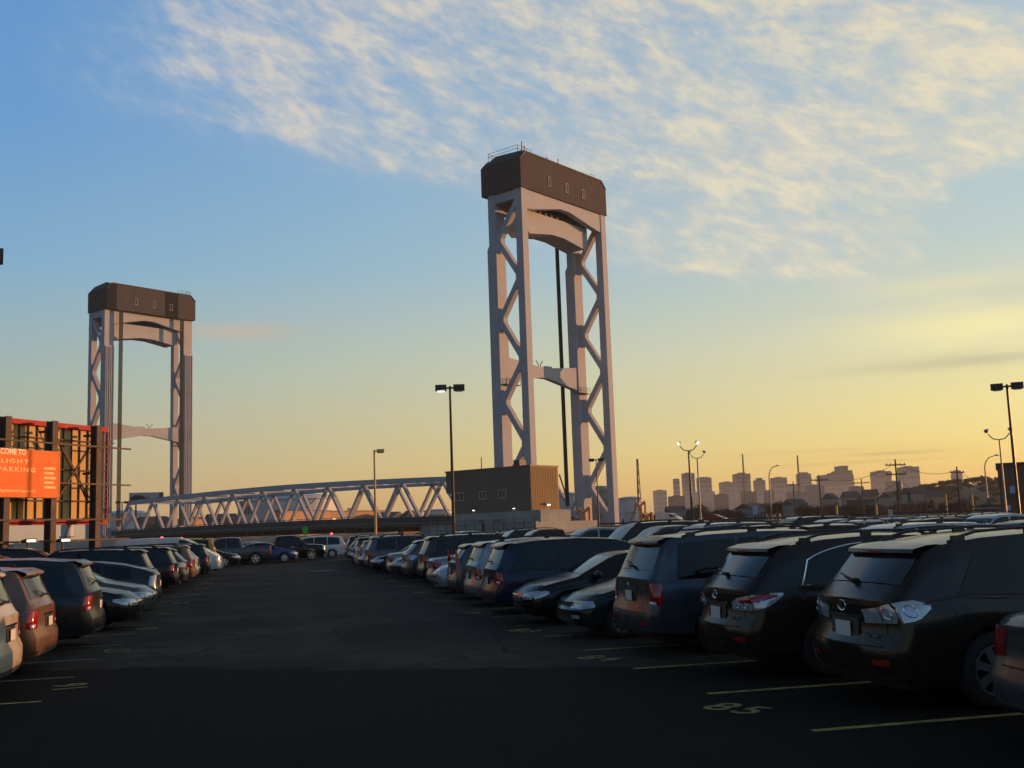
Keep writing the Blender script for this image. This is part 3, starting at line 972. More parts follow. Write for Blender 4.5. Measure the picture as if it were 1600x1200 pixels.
def make_car(kind, colour, x, y, heading, label, name=None, group=None, variant=None, detail=2, z=0.0, spokes=5, dz=0.0, cat=None, size=1.0):
    """heading: degrees, 0 = nose to +X, 180 = nose to -X. x,y = position of the middle of the car"""
    nm = name or {'crossover': 'parked_suv', 'boxy': 'parked_suv', 'bigsuv': 'parked_suv', 'minivan': 'parked_minivan', 'sedan': 'parked_car', 'compact': 'parked_car',
                  'wagon': 'parked_wagon', 'liftback': 'parked_hatchback', 'pickup': 'pickup_truck', 'cargovan': 'parked_van'}[kind]
    ct = cat or {'parked_suv': 'SUV', 'parked_minivan': 'minivan', 'parked_car': 'car', 'parked_wagon': 'station wagon', 'parked_hatchback': 'hatchback',
                 'pickup_truck': 'pickup truck', 'parked_van': 'van'}.get(nm, 'car')
    root = thing(nm, label, ct, (x, y, z), R(heading), group)
    root.scale = (size, size, size)
    skip = set()
    if detail < 2:
        skip = {'door_seam', 'tailgate_seam', 'model_lettering', 'emblem', 'reflector', 'bumper_valance', 'air_intake', 'high_brake_lamp', 'reverse_lens', 'fog_lamp', 'wiper', 'plate_recess', 'lamp_ring', 'lamp_divider'}
    if detail < 1:
        skip |= {'door_handle', 'grille_bar', 'chrome_strip', 'license_plate', 'grille', 'brake_lens', 'spoiler'}
    sub = {'lamp_ring': 'taillight', 'lamp_divider': 'taillight', 'brake_lens': 'taillight', 'reverse_lens': 'taillight', 'license_plate': 'plate_recess', 'grille_bar': 'grille'}
    last = {}
    for (pn, me, painted, s_, lb) in parts_of(kind, variant):
        if pn in skip:
            continue
        par = root
        if pn in sub and sub[pn] in last:
            par = last[sub[pn]]
        o = put(pn, me, par)
        last[pn] = o
        if painted:
            o.material_slots[0].link = 'OBJECT'
            o.material_slots[0].material = PAINT[colour]
    sp = SPECS[kind]
    tm, rm = wheel_meshes(sp['wr'], 0.23, spokes, 'alloy' if spokes != 9 else 'steel')
    for xw in (sp['xf'], sp['xr']):
        for sg in (1, -1):
            w = put('wheel', tm, root)
            w.location = (xw, sg * (sp['W'] / 2 - 0.135), sp['wr'])
            if sg < 0:
                w.rotation_euler = (0, 0, pi)
            put('rim', rm, w)
    return root

# ------------------------------------------------------------------ ground
def asphalt_mat():
    m = bpy.data.materials.new('asphalt')
    m.use_nodes = True
    T = NT(m.node_tree)
    b = m.node_tree.nodes['Principled BSDF']
    t = T.n('ShaderNodeTexCoord')
    v = t.outputs['Object']
    s = T.n('ShaderNodeSeparateXYZ', inp={0: v})
    n1 = T.n('ShaderNodeTexNoise', inp={'Vector': v, 'Scale': 0.35, 'Detail': 7.0, 'Roughness': 0.62})
    n2 = T.n('ShaderNodeTexNoise', inp={'Vector': v, 'Scale': 60.0, 'Detail': 3.0, 'Roughness': 0.7})
    mp = T.n('ShaderNodeMapping', inp={0: v, 3: (1.6, 0.10, 1)})
    n3 = T.n('ShaderNodeTexNoise', inp={'Vector': mp.outputs[0], 'Scale': 1.2, 'Detail': 4.0})
    base = T.ramp(n1.outputs[0], [(0.28, (0.025, 0.0200, 0.0160)), (0.5, (0.047, 0.0385, 0.0310)), (0.72, (0.078, 0.0640, 0.0520))])
    base = T.mix(0.35, base, T.ramp(n3.outputs[0], [(0.35, (0.35, 0.35, 0.35)), (0.65, (0.62, 0.62, 0.62))]), 'OVERLAY')
    base = T.mix(0.8, base, T.ramp(n2.outputs[0], [(0.35, (0.25, 0.25, 0.25)), (0.7, (0.78, 0.78, 0.78))]), 'OVERLAY')
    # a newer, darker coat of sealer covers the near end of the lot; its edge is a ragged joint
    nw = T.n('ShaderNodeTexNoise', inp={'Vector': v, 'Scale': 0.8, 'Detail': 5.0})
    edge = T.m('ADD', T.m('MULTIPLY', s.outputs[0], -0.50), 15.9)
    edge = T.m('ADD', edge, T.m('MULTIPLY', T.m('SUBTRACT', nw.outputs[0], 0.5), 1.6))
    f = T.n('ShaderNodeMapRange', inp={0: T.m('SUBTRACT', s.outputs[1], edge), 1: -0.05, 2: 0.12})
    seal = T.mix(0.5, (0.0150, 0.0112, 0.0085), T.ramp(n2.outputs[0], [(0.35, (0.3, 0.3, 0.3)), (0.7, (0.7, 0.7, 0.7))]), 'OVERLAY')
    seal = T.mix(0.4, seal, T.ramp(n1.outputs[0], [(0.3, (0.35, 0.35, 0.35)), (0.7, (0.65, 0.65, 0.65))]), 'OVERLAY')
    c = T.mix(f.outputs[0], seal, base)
    # oil stains where engines stood, tyre polish along the aisle, square repair patches
    st_ = T.n('ShaderNodeTexNoise', inp={'Vector': v, 'Scale': 1.7, 'Detail': 3.0, 'Roughness': 0.45})
    sm2 = T.n('ShaderNodeMapRange', inp={0: st_.outputs[0], 1: 0.62, 2: 0.74})
    c = T.mix(T.m('MULTIPLY', sm2.outputs[0], 0.55), c, (0.006, 0.006, 0.006, 1))
    pt = T.n('ShaderNodeTexVoronoi', distance='CHEBYCHEV', inp={'Vector': v, 'Scale': 0.11, 'Randomness': 0.9})
    pm_ = T.n('ShaderNodeMapRange', inp={0: pt.outputs['Distance'], 1: 0.20, 2: 0.205, 3: 1.0, 4: 0.0})
    c = T.mix(T.m('MULTIPLY', pm_.outputs[0], 0.38), c, (0.012, 0.0105, 0.0095, 1))
    # cracks
    vo = T.n('ShaderNodeTexVoronoi', feature='DISTANCE_TO_EDGE', inp={'Vector': v, 'Scale': 0.23})
    ck = T.n('ShaderNodeMapRange', inp={0: T.m('ADD', vo.outputs[0], T.m('MULTIPLY', T.m('SUBTRACT', nw.outputs[0], 0.5), 0.06)), 1: 0.0, 2: 0.006})
    c = T.mix(T.m('MULTIPLY', T.m('SUBTRACT', 1.0, ck.outputs[0]), 0.7), c, (0.012, 0.012, 0.012, 1))
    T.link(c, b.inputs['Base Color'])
    b.inputs['Roughness'].default_value = 0.95
    b.inputs['Specular IOR Level'].default_value = 0.07
    bp = T.n('ShaderNodeBump', inp={'Strength': 0.5, 'Distance': 0.01, 'Height': n2.outputs[0]})
    T.link(bp.outputs[0], b.inputs['Normal'])
    return m

earth = pmat('dry_earth', (0.16, 0.115, 0.065), rough=0.95, base2=(0.085, 0.066, 0.042), vscale=0.05, bump=0.4, bscale=0.6)
g = MB()
n = 40
rows = []
ext = 5600
for i in range(n + 1):
    fy = (i / n) ** 2
    rows.append([(-ext + 2 * ext * j / n, -300 + fy * (ext + 300), -0.08) for j in range(n + 1)])
g.grid(rows)
tag(g.build('ground', earth), kind='structure')
lot = MB().grid([[(x, y, 0.0) for x in (-26, 0, 30, 110)] for y in (-20, 0, 40, 104)])
tag(lot.build('parking_lot', asphalt_mat()), kind='structure')

line_m = pmat('faded_yellow_line', (0.46, 0.38, 0.07), rough=0.85, base2=(0.08, 0.068, 0.022), vscale=7.0, grain=0.8)
worn_m = pmat('worn_white_line', (0.22, 0.21, 0.15), rough=0.9, base2=(0.06, 0.06, 0.05), vscale=6.0)
numb_m = pmat('faded_stencil', (0.36, 0.30, 0.07), rough=0.9, base2=(0.06, 0.05, 0.02), vscale=9.0, grain=0.8)
def flat_piece(name, vs, fs, mat, label, z=0.004):
    return
ln = []
def stall_line(x0, x1, y, mat=line_m):
    me = MB().add([(x0, y - 0.05, 0.004), (x1, y - 0.05, 0.004), (x1, y + 0.05, 0.004), (x0, y + 0.05, 0.004)], [(0, 1, 2, 3)])
    o = me.build('stall_line', mat)
    tag(o, kind='structure')
PITCH_Y = 2.30  # stall width
y = 8.93 - PITCH_Y
k = 0
while y < 84:
    stall_line(4.60 + random.uniform(-0.06, 0.06), 9.9, y, line_m if y < 9.2 else worn_m if y > 20 else line_m)
    stall_line(-7.9, -2.66 + random.uniform(-0.06, 0.06), y + 0.55, line_m if y < 15 else worn_m)
    y += PITCH_Y
    k += 1
def stencil(txt, x, y, rz, h=0.52):
    me = text_mesh(txt, h, 0.0, 'CENTER', 0.008, 1.15)
    me.materials.append(numb_m)
    o = put('stall_number', me)
    o.location = (x, y, 0.005)
    o.rotation_euler = (0, 0, rz)
    tag(o, kind='structure')
n85 = 85
yy = 10.15
i = 0
while yy < 50:
    stencil(str(85 - i), 4.32, yy, R(-62), 0.62)
    stencil(str(16 + i), -2.35, yy + 5.2, R(100), 0.60)
    yy += 4.55
    i += 1

for (x0, y0, x1, y1) in ((1.9, 57.2, 3.4, 57.6), (2.3, 56.4, 3.0, 56.7)):
    tag(MB().add([(x0, y0, 0.006), (x1, y0 + 0.1, 0.006), (x1, y1, 0.006), (x0, y1 - 0.1, 0.006)], [(0, 1, 2, 3)]).build('aisle_marking', pmat('white_marking', (0.5, 0.5, 0.48), rough=0.8)), kind='structure')

# ------------------------------------------------------------------ bridge frame of reference
C1 = Vector((43.97, 180.34, 0))
PHI = R(-37.7)
U = Vector((sin(PHI), cos(PHI), 0))
WV = Vector((sin(PHI + pi / 2), cos(PHI + pi / 2), 0))
TW, TB, TL = 26.2, 8.15, 139.9
HB, HT = 62.15, 67.5

def BP(a, b, z=0.0):
    return C1 + WV * a + U * b + Vector((0, 0, z))

white_steel = pmat('pale_blue_grey_steel', (0.42, 0.44, 0.475), rough=0.75, spec=0.2, base2=(0.34, 0.36, 0.40), vscale=0.25)
dark_steel = pmat('dark_steel', (0.05, 0.055, 0.055), rough=0.6)
cable_m = pmat('greased_cable', (0.022, 0.030, 0.024), rough=0.55)
concrete = pmat('concrete', (0.33, 0.34, 0.33), rough=0.9, base2=(0.20, 0.215, 0.215), vscale=0.35, bump=0.3, bscale=3)
def clad_mat(name, c, period=0.45, axis=0):
    m = pmat(name, c, rough=0.85, spec=0.12, base2=tuple(q * 0.85 for q in c), vscale=0.3)
    return m
clad_brown = clad_mat('brown_grey_cladding', (0.094, 0.082, 0.082))
band_dark = clad_mat('dark_band', (0.022, 0.024, 0.030))
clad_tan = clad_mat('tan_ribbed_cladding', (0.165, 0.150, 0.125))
end_gold = clad_mat('golden_end_sheet', (0.34, 0.23, 0.105))
roof_m = pmat('dark_green_roofing', (0.035, 0.05, 0.045), rough=0.7)
glass_far = pmat('far_window_glass', (0.03, 0.035, 0.04), rough=0.15)
frame_m = pmat('pale_window_frame', (0.40, 0.38, 0.35), rough=0.6, spec=0.2)

def PF(org, A, Bd):
    """mapping from tower coordinates to world"""
    return lambda a, b, z: org + A * a + Bd * b + Vector((0, 0, z))

def cbox(mb, P, a0, a1, b0, b1, z0, z1):
    mb.hexa([P(a0, b0, z0), P(a1, b0, z0), P(a1, b1, z0), P(a0, b1, z0), P(a0, b0, z1), P(a1, b0, z1), P(a1, b1, z1), P(a0, b1, z1)])
    return mb

def cprism(mb, P, prof, ax, lo, hi):
    """prof: list of (u, z); ax 'a' -> u runs along a and it is extruded over b, else the other way"""
    if ax == 'a':
        p0 = [P(u, lo, z) for u, z in prof]
        p1 = [P(u, hi, z) for u, z in prof]
    else:
        p0 = [P(lo, u, z) for u, z in prof]
        p1 = [P(hi, u, z) for u, z in prof]
    n = len(prof)
    vs = p0 + p1
    fs = [tuple(reversed(range(n))), tuple(range(n, 2 * n))] + [(i, (i + 1) % n, n + (i + 1) % n, n + i) for i in range(n)]
    mb.add(vs, fs)
    return mb

def tower(org, A, Bd, label, visible_b, dark_bays=(), cables=(4.9, 21.3)):
    """visible_b: which wide wall of the machinery house carries the slot windows we see ('shore' or 'span')"""
    base = org + A * (TW / 2) + Bd * (TB / 2)
    root = thing('lift_bridge_tower', label, 'bridge tower', base, 0)
    inv = Matrix.Translation(-base)
    P_ = PF(org - base, A, Bd)
    W_, B_w = TW, TB
    def bld(name, mb, mat, par=root, smooth=None, lab=None):
        o = mb.build(name, mat, par, smooth)
        if lab:
            o['label'] = lab
        return o
    zb = 1.7
    # legs
    for a0, a1 in ((0, 1.55), (W_ - 1.55, W_)):
        bld('leg', cbox(MB(), P_, a0, a1, 0, 1.5, zb, HB), white_steel)
    for a0, a1, g_ in ((0, 2.6, 0), (W_ - 2.6, W_, 1)):
        m = cbox(MB(), P_, a0, a1, B_w - 1.9, B_w - 0.25, zb, HB)
        lg = bld('leg', m, white_steel)
        # the lower part carries an outer casing with guide ribs
        m = MB()
        cbox(m, P_, a0 - (0.0 if g_ else 0.02), a1 + (0.02 if g_ else 0), B_w - 0.25, B_w + 0.02, zb, 52.6)
        for q in (0.12, 0.75, 1.2, 1.8, 2.3):
            cbox(m, P_, a0 + q, a0 + q + 0.16, B_w + 0.02, B_w + 0.32, zb, 52.2)
        bld('guide_casing', m, white_steel, lg)
    # footings
    for a0, a1 in ((-0.8, 4.2), (W_ - 4.2, W_ + 0.8)):
        bld('footing', cbox(MB(), P_, a0, a1, -0.8, B_w + 1.0, -0.05, zb), concrete)
    # splice bands round every leg
    for a0, a1, b0, b1 in ((0, 1.55, 0, 1.5), (W_ - 1.55, W_, 0, 1.5), (0, 2.6, B_w - 1.9, B_w - 0.25), (W_ - 2.6, W_, B_w - 1.9, B_w - 0.25)):
        sb = MB()
        for k in range(8):
            z = 6.2 + 7.35 * k
            cbox(sb, P_, a0 - 0.03, a1 + 0.03, b0 - 0.03, b1 + 0.03, z, z + 0.5)
        bld('splice_band', sb, white_steel)['kind'] = 'stuff'
    # zigzag bracing of the two end frames
    zs_shore = [60.3, 46.1, 31.2, 16.4]
    zs_span = [53.4, 38.8, 24.0, 9.3]
    for a0, a1 in ((0.15, 1.25), (W_ - 1.25, W_ - 0.15)):
        nodes = []
        for i in range(4):
            nodes.append((1.15, zs_shore[i]))
            nodes.append((B_w - 2.1, zs_span[i]))
        nodes.append((1.15, 2.0))
        for (b0, z0), (b1, z1) in zip(nodes, nodes[1:]):
            d = Vector((b1 - b0, z1 - z0))
            d.normalize()
            nn = Vector((-d.y, d.x)) * 0.50
            p = [(b0 + nn.x, z0 + nn.y), (b1 + nn.x, z1 + nn.y), (b1 - nn.x, z1 - nn.y), (b0 - nn.x, z0 - nn.y)]
            bld('brace', cprism(MB(), P_, p, 'b', a0, a1), white_steel)
        for i, (b0, z0) in enumerate(nodes[1:-1]):
            s_ = 1 if b0 < 3 else -1
            r0 = 2.2
            pts = [(b0 - s_ * 0.4, z0 + r0), (b0 - s_ * 0.4, z0 - r0)]
            for k in range(7):
                t = -1 + 2 * k / 6
                pts.append((b0 + s_ * (0.95 - 0.62 * abs(t) ** 1.6 - 0.05), z0 + t * r0))
            bld('gusset_plate', cprism(MB(), P_, pts, 'b', a0 - 0.04, a1 + 0.04), white_steel)
        # top strut of the frame
        bld('frame_strut', cbox(MB(), P_, a0, a1, 1.5, B_w - 1.9, 60.4, HB), white_steel)
    # portal beams under the machinery house
    for b0, b1 in ((0.12, 1.3), (B_w - 1.75, B_w - 0.45)):
        prof = [(1.55, HB), (1.55, 58.5), (3.0, 58.7), (11.6, 60.5), (14.6, 60.5), (W_ - 3.0, 58.7), (W_ - 1.55, 58.5), (W_ - 1.55, HB)]
        bld('portal_beam', cprism(MB(), P_, prof, 'a', b0, b1), white_steel)
    # counterweight hanging between the legs
    prof = [(3.6, 59.2), (3.6, 55.6), (4.6, 54.9), (11.2, 55.9), (15.0, 55.9), (W_ - 4.6, 54.9), (W_ - 3.6, 55.6), (W_ - 3.6, 59.2)]
    cw = bld('counterweight', cprism(MB(), P_, prof, 'a', 2.0, 6.4), white_steel)
    tb = MB()
    for k in range(11):
        a = 4.4 + k * 1.75
        cbox(tb, P_, a, a + 0.35, 2.1, 2.6, 59.2, 59.7)
    bld('guide_bracket', tb, dark_steel, cw)['kind'] = 'stuff'
    # waisted strut halfway up
    prof = [(2.6, 32.4), (11.8, 31.5), (14.4, 31.5), (W_ - 2.6, 32.4), (W_ - 2.6, 27.9), (14.4, 29.5), (11.8, 29.5), (2.6, 27.9)]
    st = bld('waisted_strut', cprism(MB(), P_, prof, 'a', B_w - 1.7, B_w - 0.5), white_steel)
    ant = MB()
    for s_ in (-1, 1):
        ant.tube([P_(12.4 + s_ * 0.25, B_w - 1.1, 31.5), P_(12.4 + s_ * 0.4, B_w - 1.1, 32.2), P_(12.4 + s_ * 1.0, B_w - 1.1, 32.8)], 0.10, 6)
    cbox(ant, P_, 14.0, 15.8, B_w - 1.5, B_w - 0.7, 31.5, 31.9)
    bld('antenna', ant, white_steel, st)
    # service platforms on the inner legs
    for a0, a1 in ((0.4, 4.4), (W_ - 4.4, W_ - 0.4)):
        pf = MB()
        cbox(pf, P_, a0, a1, B_w - 3.0, B_w - 1.95, 27.2, 27.35)
        for q in range(5):
            a = a0 + (a1 - a0) * q / 4
            pf.bar(P_(a, B_w - 2.95, 27.35), P_(a, B_w - 2.95, 28.4), 0.07)
        pf.bar(P_(a0, B_w - 2.95, 28.4), P_(a1, B_w - 2.95, 28.4), 0.08)
        pf.bar(P_(a0, B_w - 2.95, 27.9), P_(a1, B_w - 2.95, 27.9), 0.06)
        bld('service_platform', pf, dark_steel)
    # suspension cables on the span side
    for ac in cables:
        cb = MB()
        for k in range(6):
            a = ac - 0.50 + k * 0.20
            cb.tube([P_(a, B_w + 0.85, 5.5), P_(a, B_w + 0.85, HB + 0.1)], 0.085, 6)
        c_ = bld('lift_cable', cb, cable_m)
        bld('cable_anchor', cbox(MB(), P_, ac - 0.7, ac + 0.7, B_w + 0.2, B_w + 1.5, 3.6, 5.6), white_steel, c_)
    # machinery house
    o_ = 0.25
    a0, a1, b0, b1 = -o_, W_ + o_, -o_, B_w + o_ + 0.75
    ht2 = 69.0
    house = bld('machinery_house', cprism(MB(), P_, [(a0, HB), (a1, HB), (a1, HT), (a1 - 1.5, ht2), (a0 + 1.5, ht2), (a0, HT)], 'a', b0, b1), clad_brown)
    # roof sheets and edge trims
    rf = MB()
    cprism(rf, P_, [(a0 + 1.6, ht2 + 0.01), (a1 - 1.6, ht2 + 0.01), (a1 - 1.7, ht2 + 0.22), (a0 + 1.7, ht2 + 0.22)], 'a', b0 + 0.1, b1 - 0.1)
    bld('roof', rf, roof_m, house)
    tr = MB()
    bw = b0 if visible_b == 'shore' else b1
    sg = -1 if visible_b == 'shore' else 1
    for aa, ab, za, zb_ in ((a0, a0 + 1.5, HT, ht2), (a0 + 1.5, a1 - 1.5, ht2, ht2), (a1 - 1.5, a1, ht2, HT)):
        tr.bar(P_(aa, bw + sg * 0.06, za), P_(ab, bw + sg * 0.06, zb_), 0.14, 0.22)
    bld('edge_trim', tr, roof_m, house)
    # recessed hip at each end, seen from below as a dark slope with a parapet
    for aa, s_ in ((a0, 1), (a1, -1)):
        hp = MB()
        hp.hexa([P_(aa + s_ * 0.05, b0 + 0.7, HT + 0.05), P_(aa + s_ * 0.05, b1 - 0.7, HT + 0.05), P_(aa + s_ * 1.45, b1 - 0.7, ht2), P_(aa + s_ * 1.45, b0 + 0.7, ht2),
                 P_(aa + s_ * 0.0, b0 + 0.7, HT + 0.25), P_(aa + s_ * 0.0, b1 - 0.7, HT + 0.25), P_(aa + s_ * 1.4, b1 - 2.6, ht2 + 0.7), P_(aa + s_ * 1.4, b0 + 0.7, ht2 + 0.35)])
        bld('hipped_roof_end', hp, roof_m, house)
    # vertical ribs of the cladding on all four walls, joined
    rb = MB()
    k = a0 + 0.35
    while k < a1 - 0.3:
        zt = min(HT + (k - a0), HT + (a1 - k), ht2) - 0.15
        for bb, s_ in ((b0, -1), (b1, 1)):
            cbox(rb, P_, k, k + 0.10, min(bb, bb + s_ * 0.025), max(bb, bb + s_ * 0.025), HB + 0.15, zt)
        k += 0.62
    k = b0 + 0.3
    while k < b1 - 0.2:
        for aa, s_ in ((a0, -1), (a1, 1)):
            cbox(rb, P_, min(aa, aa + s_ * 0.05), max(aa, aa + s_ * 0.05), k, k + 0.10, HB + 0.15, HT - 0.1)
        k += 0.62
    o = bld('cladding_rib', rb, clad_brown, house)
    o['kind'] = 'stuff'
    for (d0, d1) in dark_bays:  # near-black flat bands laid over parts of the house wall
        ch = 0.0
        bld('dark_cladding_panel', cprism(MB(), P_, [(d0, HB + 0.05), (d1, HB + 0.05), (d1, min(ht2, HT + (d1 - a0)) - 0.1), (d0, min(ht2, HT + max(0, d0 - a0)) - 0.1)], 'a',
                                          bw + sg * 0.06 if sg > 0 else bw - 0.09, bw + 0.09 if sg > 0 else bw - 0.06), band_dark, house)
    # slot windows
    for a in ((8.1, 13.4, 18.7) if visible_b == 'shore' else (7.5, 12.7, 18.0)):
        for bb, s_ in ((b0, -1), (b1, 1)):
            lo, hi = sorted((bb + s_ * 0.02, bb + s_ * 0.12))
            f = MB()
            cbox(f, P_, a - 0.42, a + 0.42, lo, hi, 64.0, 64.12)
            cbox(f, P_, a - 0.42, a + 0.42, lo, hi, 65.7, 65.78)
            cbox(f, P_, a - 0.42, a - 0.34, lo, hi, 64.12, 65.7)
            cbox(f, P_, a + 0.34, a + 0.42, lo, hi, 64.12, 65.7)
            wf = bld('window_frame', f, frame_m, house)
            bld('window_pane', cbox(MB(), P_, a - 0.34, a + 0.34, min(bb, bb + s_ * 0.06), max(bb, bb + s_ * 0.06), 64.12, 65.7), glass_far, house)
    # rooftop railing, ladder hoop and masts
    rl = MB()
    for aa in (0.6, 1.9, 3.2, 4.5):
        for bb in (b0 + 1.2, b1 - 1.2):
            rl.bar(P_(aa, bb, ht2 - 0.4), P_(aa, bb, ht2 + 1.35), 0.07)
    for bb in (b0 + 1.2, b1 - 1.2):
        for zz in (0.75, 1.35):
            rl.bar(P_(0.6, bb, ht2 + zz), P_(4.5, bb, ht2 + zz), 0.06)
    for zz in (0.75, 1.35):
        rl.bar(P_(0.6, b0 + 1.2, ht2 + zz), P_(0.6, b1 - 1.2, ht2 + zz), 0.06)
    for q in (a1 - 4.0, a1 - 2.6):
        rl.bar(P_(q, b0 + 0.8, ht2), P_(q, b0 + 0.8, ht2 + 1.0), 0.06)
    rl.bar(P_(a1 - 4.0, b0 + 0.8, ht2 + 1.0), P_(a1 - 2.6, b0 + 0.8, ht2 + 1.0), 0.06)
    bld('roof_railing', rl, dark_steel, house)['kind'] = 'stuff'
    ms = MB()
    for a, h in ((1.6, 2.2), (9.0, 1.1), (12.4, 1.6), (2.3, 1.6)):
        ms.tube([P_(a, b0 + 1.0, ht2), P_(a, b0 + 1.0, ht2 + h)], 0.09, 6)
        cbox(ms, P_, a - 0.25, a + 0.25, b0 + 0.8, b0 + 1.2, ht2 + 0.1, ht2 + 0.5)
    bld('mast', ms, dark_steel, house)['kind'] = 'stuff'
    return root

tower(C1, WV, U, 'tall white steel lift tower, the nearer and larger one, behind the control house', 'shore', cables=(3.95, 22.0))
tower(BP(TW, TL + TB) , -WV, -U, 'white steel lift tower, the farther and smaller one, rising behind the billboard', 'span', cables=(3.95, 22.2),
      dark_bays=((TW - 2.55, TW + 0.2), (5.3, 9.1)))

# ------------------------------------------------------------------ the lift span
def arch(b):
    t = (b - 72) / 66
    return 12.75 - 1.05 * t * t - 0.0065 * (72 - b if b < 72 else 0)
def sill_z(b):
    t = (b - 72) / 66
    return 3.2 - 0.35 * t * t - (0.3 * ((72 - b) / 66) ** 2 if b < 72 else 0)
sc_ = BP(13, 72, 3)
span = thing('bridge_lift_span', 'low arched white truss span of the lift bridge running between the two towers', 'bridge span', sc_)
PS = PF(C1 - sc_, WV, U)
tops = [132.6 - 10.87 * k for k in range(12)]
bots = [138.0 - 10.87 * k for k in range(13)]
for a in (3.0, 23.0):
    ch = MB()
    n = 26
    for i in range(n):
        b0 = tops[0] + (tops[-1] - tops[0]) * i / n
        b1 = tops[0] + (tops[-1] - tops[0]) * (i + 1) / n
        ch.hexa([PS(a - 0.45, b0, arch(b0) - 1.0), PS(a + 0.45, b0, arch(b0) - 1.0), PS(a + 0.45, b1, arch(b1) - 1.0), PS(a - 0.45, b1, arch(b1) - 1.0),
                 PS(a - 0.45, b0, arch(b0)), PS(a + 0.45, b0, arch(b0)), PS(a + 0.45, b1, arch(b1)), PS(a - 0.45, b1, arch(b1))])
    ch.build('top_chord', white_steel, span)
    bc = MB()
    for i in range(n):
        b0 = bots[0] + (bots[-1] - bots[0]) * i / n
        b1 = bots[0] + (bots[-1] - bots[0]) * (i + 1) / n
        bc.hexa([PS(a - 0.42, b0, sill_z(b0) - 0.2), PS(a + 0.42, b0, sill_z(b0) - 0.2), PS(a + 0.42, b1, sill_z(b1) - 0.2), PS(a - 0.42, b1, sill_z(b1) - 0.2),
                 PS(a - 0.42, b0, sill_z(b0) + 0.6), PS(a + 0.42, b0, sill_z(b0) + 0.6), PS(a + 0.42, b1, sill_z(b1) + 0.6), PS(a - 0.42, b1, sill_z(b1) + 0.6)])
    bc.build('bottom_chord', pmat('weathered_grey_steel', (0.16, 0.18, 0.18), rough=0.6), span)
    for i, tb in enumerate(tops):
        for bb in (bots[i], bots[i + 1]):
            MB().bar(PS(a, tb, arch(tb) - 0.7), PS(a, bb, sill_z(bb) + 0.5), 0.50, 0.66, up=WV).build('diagonal', white_steel, span)
for i, tb in enumerate(tops):
    cbox(MB(), PS, 3.45, 22.55, tb - 0.35, tb + 0.35, arch(tb) - 0.75, arch(tb) - 0.15).build('top_strut', white_steel, span)
    if i < 11:
        MB().bar(PS(3.4, tb, arch(tb) - 0.5), PS(13, tb - 5.4, arch(tb - 5.4) - 0.5), 0.3).build('top_lateral', white_steel, span)
        MB().bar(PS(22.6, tb, arch(tb) - 0.5), PS(13, tb - 5.4, arch(tb - 5.4) - 0.5), 0.3).build('top_lateral', white_steel, span)
dk = MB()
rail_m = pmat('dark_railing_mesh', (0.075, 0.085, 0.09), rough=0.7)
for i in range(26):
    b0 = bots[0] + (bots[-1] - bots[0]) * i / 26
    b1 = bots[0] + (bots[-1] - bots[0]) * (i + 1) / 26
    dk.hexa([PS(3.5, b0, sill_z(b0) - 0.45), PS(22.5, b0, sill_z(b0) - 0.45), PS(22.5, b1, sill_z(b1) - 0.45), PS(3.5, b1, sill_z(b1) - 0.45),
             PS(3.5, b0, sill_z(b0) + 0.2), PS(22.5, b0, sill_z(b0) + 0.2), PS(22.5, b1, sill_z(b1) + 0.2), PS(3.5, b1, sill_z(b1) + 0.2)])
dk.build('deck', dark_steel, span)
for a in (1.6, 24.6):
    rm = MB()
    sm_ = MB()
    wk = MB()
    for i in range(26):
        b0 = bots[0] + (bots[-1] - bots[0]) * i / 26
        b1 = bots[0] + (bots[-1] - bots[0]) * (i + 1) / 26
        sm_.bar(PS(a + .12, b0, sill_z(b0) + 1.08), PS(a + .12, b1, sill_z(b1) + 1.08), 0.05, 1.05)
        for zz in (0.75, 1.05, 1.35, 1.65, 1.95):
            rm.bar(PS(a, b0, sill_z(b0) + zz), PS(a, b1, sill_z(b1) + zz), 0.07, 0.10)
        wk.hexa([PS(a - 0.2, b0, sill_z(b0) + 0.35), PS(a + 1.5 * (1 if a < 10 else -1), b0, sill_z(b0) + 0.35), PS(a + 1.5 * (1 if a < 10 else -1), b1, sill_z(b1) + 0.35), PS(a - 0.2, b1, sill_z(b1) + 0.35),
                 PS(a - 0.2, b0, sill_z(b0) + 0.55), PS(a + 1.5 * (1 if a < 10 else -1), b0, sill_z(b0) + 0.55), PS(a + 1.5 * (1 if a < 10 else -1), b1, sill_z(b1) + 0.55), PS(a - 0.2, b1, sill_z(b1) + 0.55)])
    for i in range(66):
        b = bots[0] + (bots[-1] - bots[0]) * i / 65
        rm.bar(PS(a, b, sill_z(b) + 0.55), PS(a, b, sill_z(b) + 2.0), 0.10)
    rm.build('railing', rail_m, span)['kind'] = 'stuff'
    sm_.build('screen_panel', rail_m, span)
    wk.build('walkway', pmat('weathered_grey_steel', (0.2, 0.2, 0.2)), span)
fb = MB()
for i in range(25):
    b = bots[0] + (bots[-1] - bots[0]) * i / 24
    cbox(fb, PS, 2.6, 23.4, b - 0.3, b + 0.3, sill_z(b) - 1.15, sill_z(b) - 0.46)
fb.build('floor_beam', dark_steel, span)

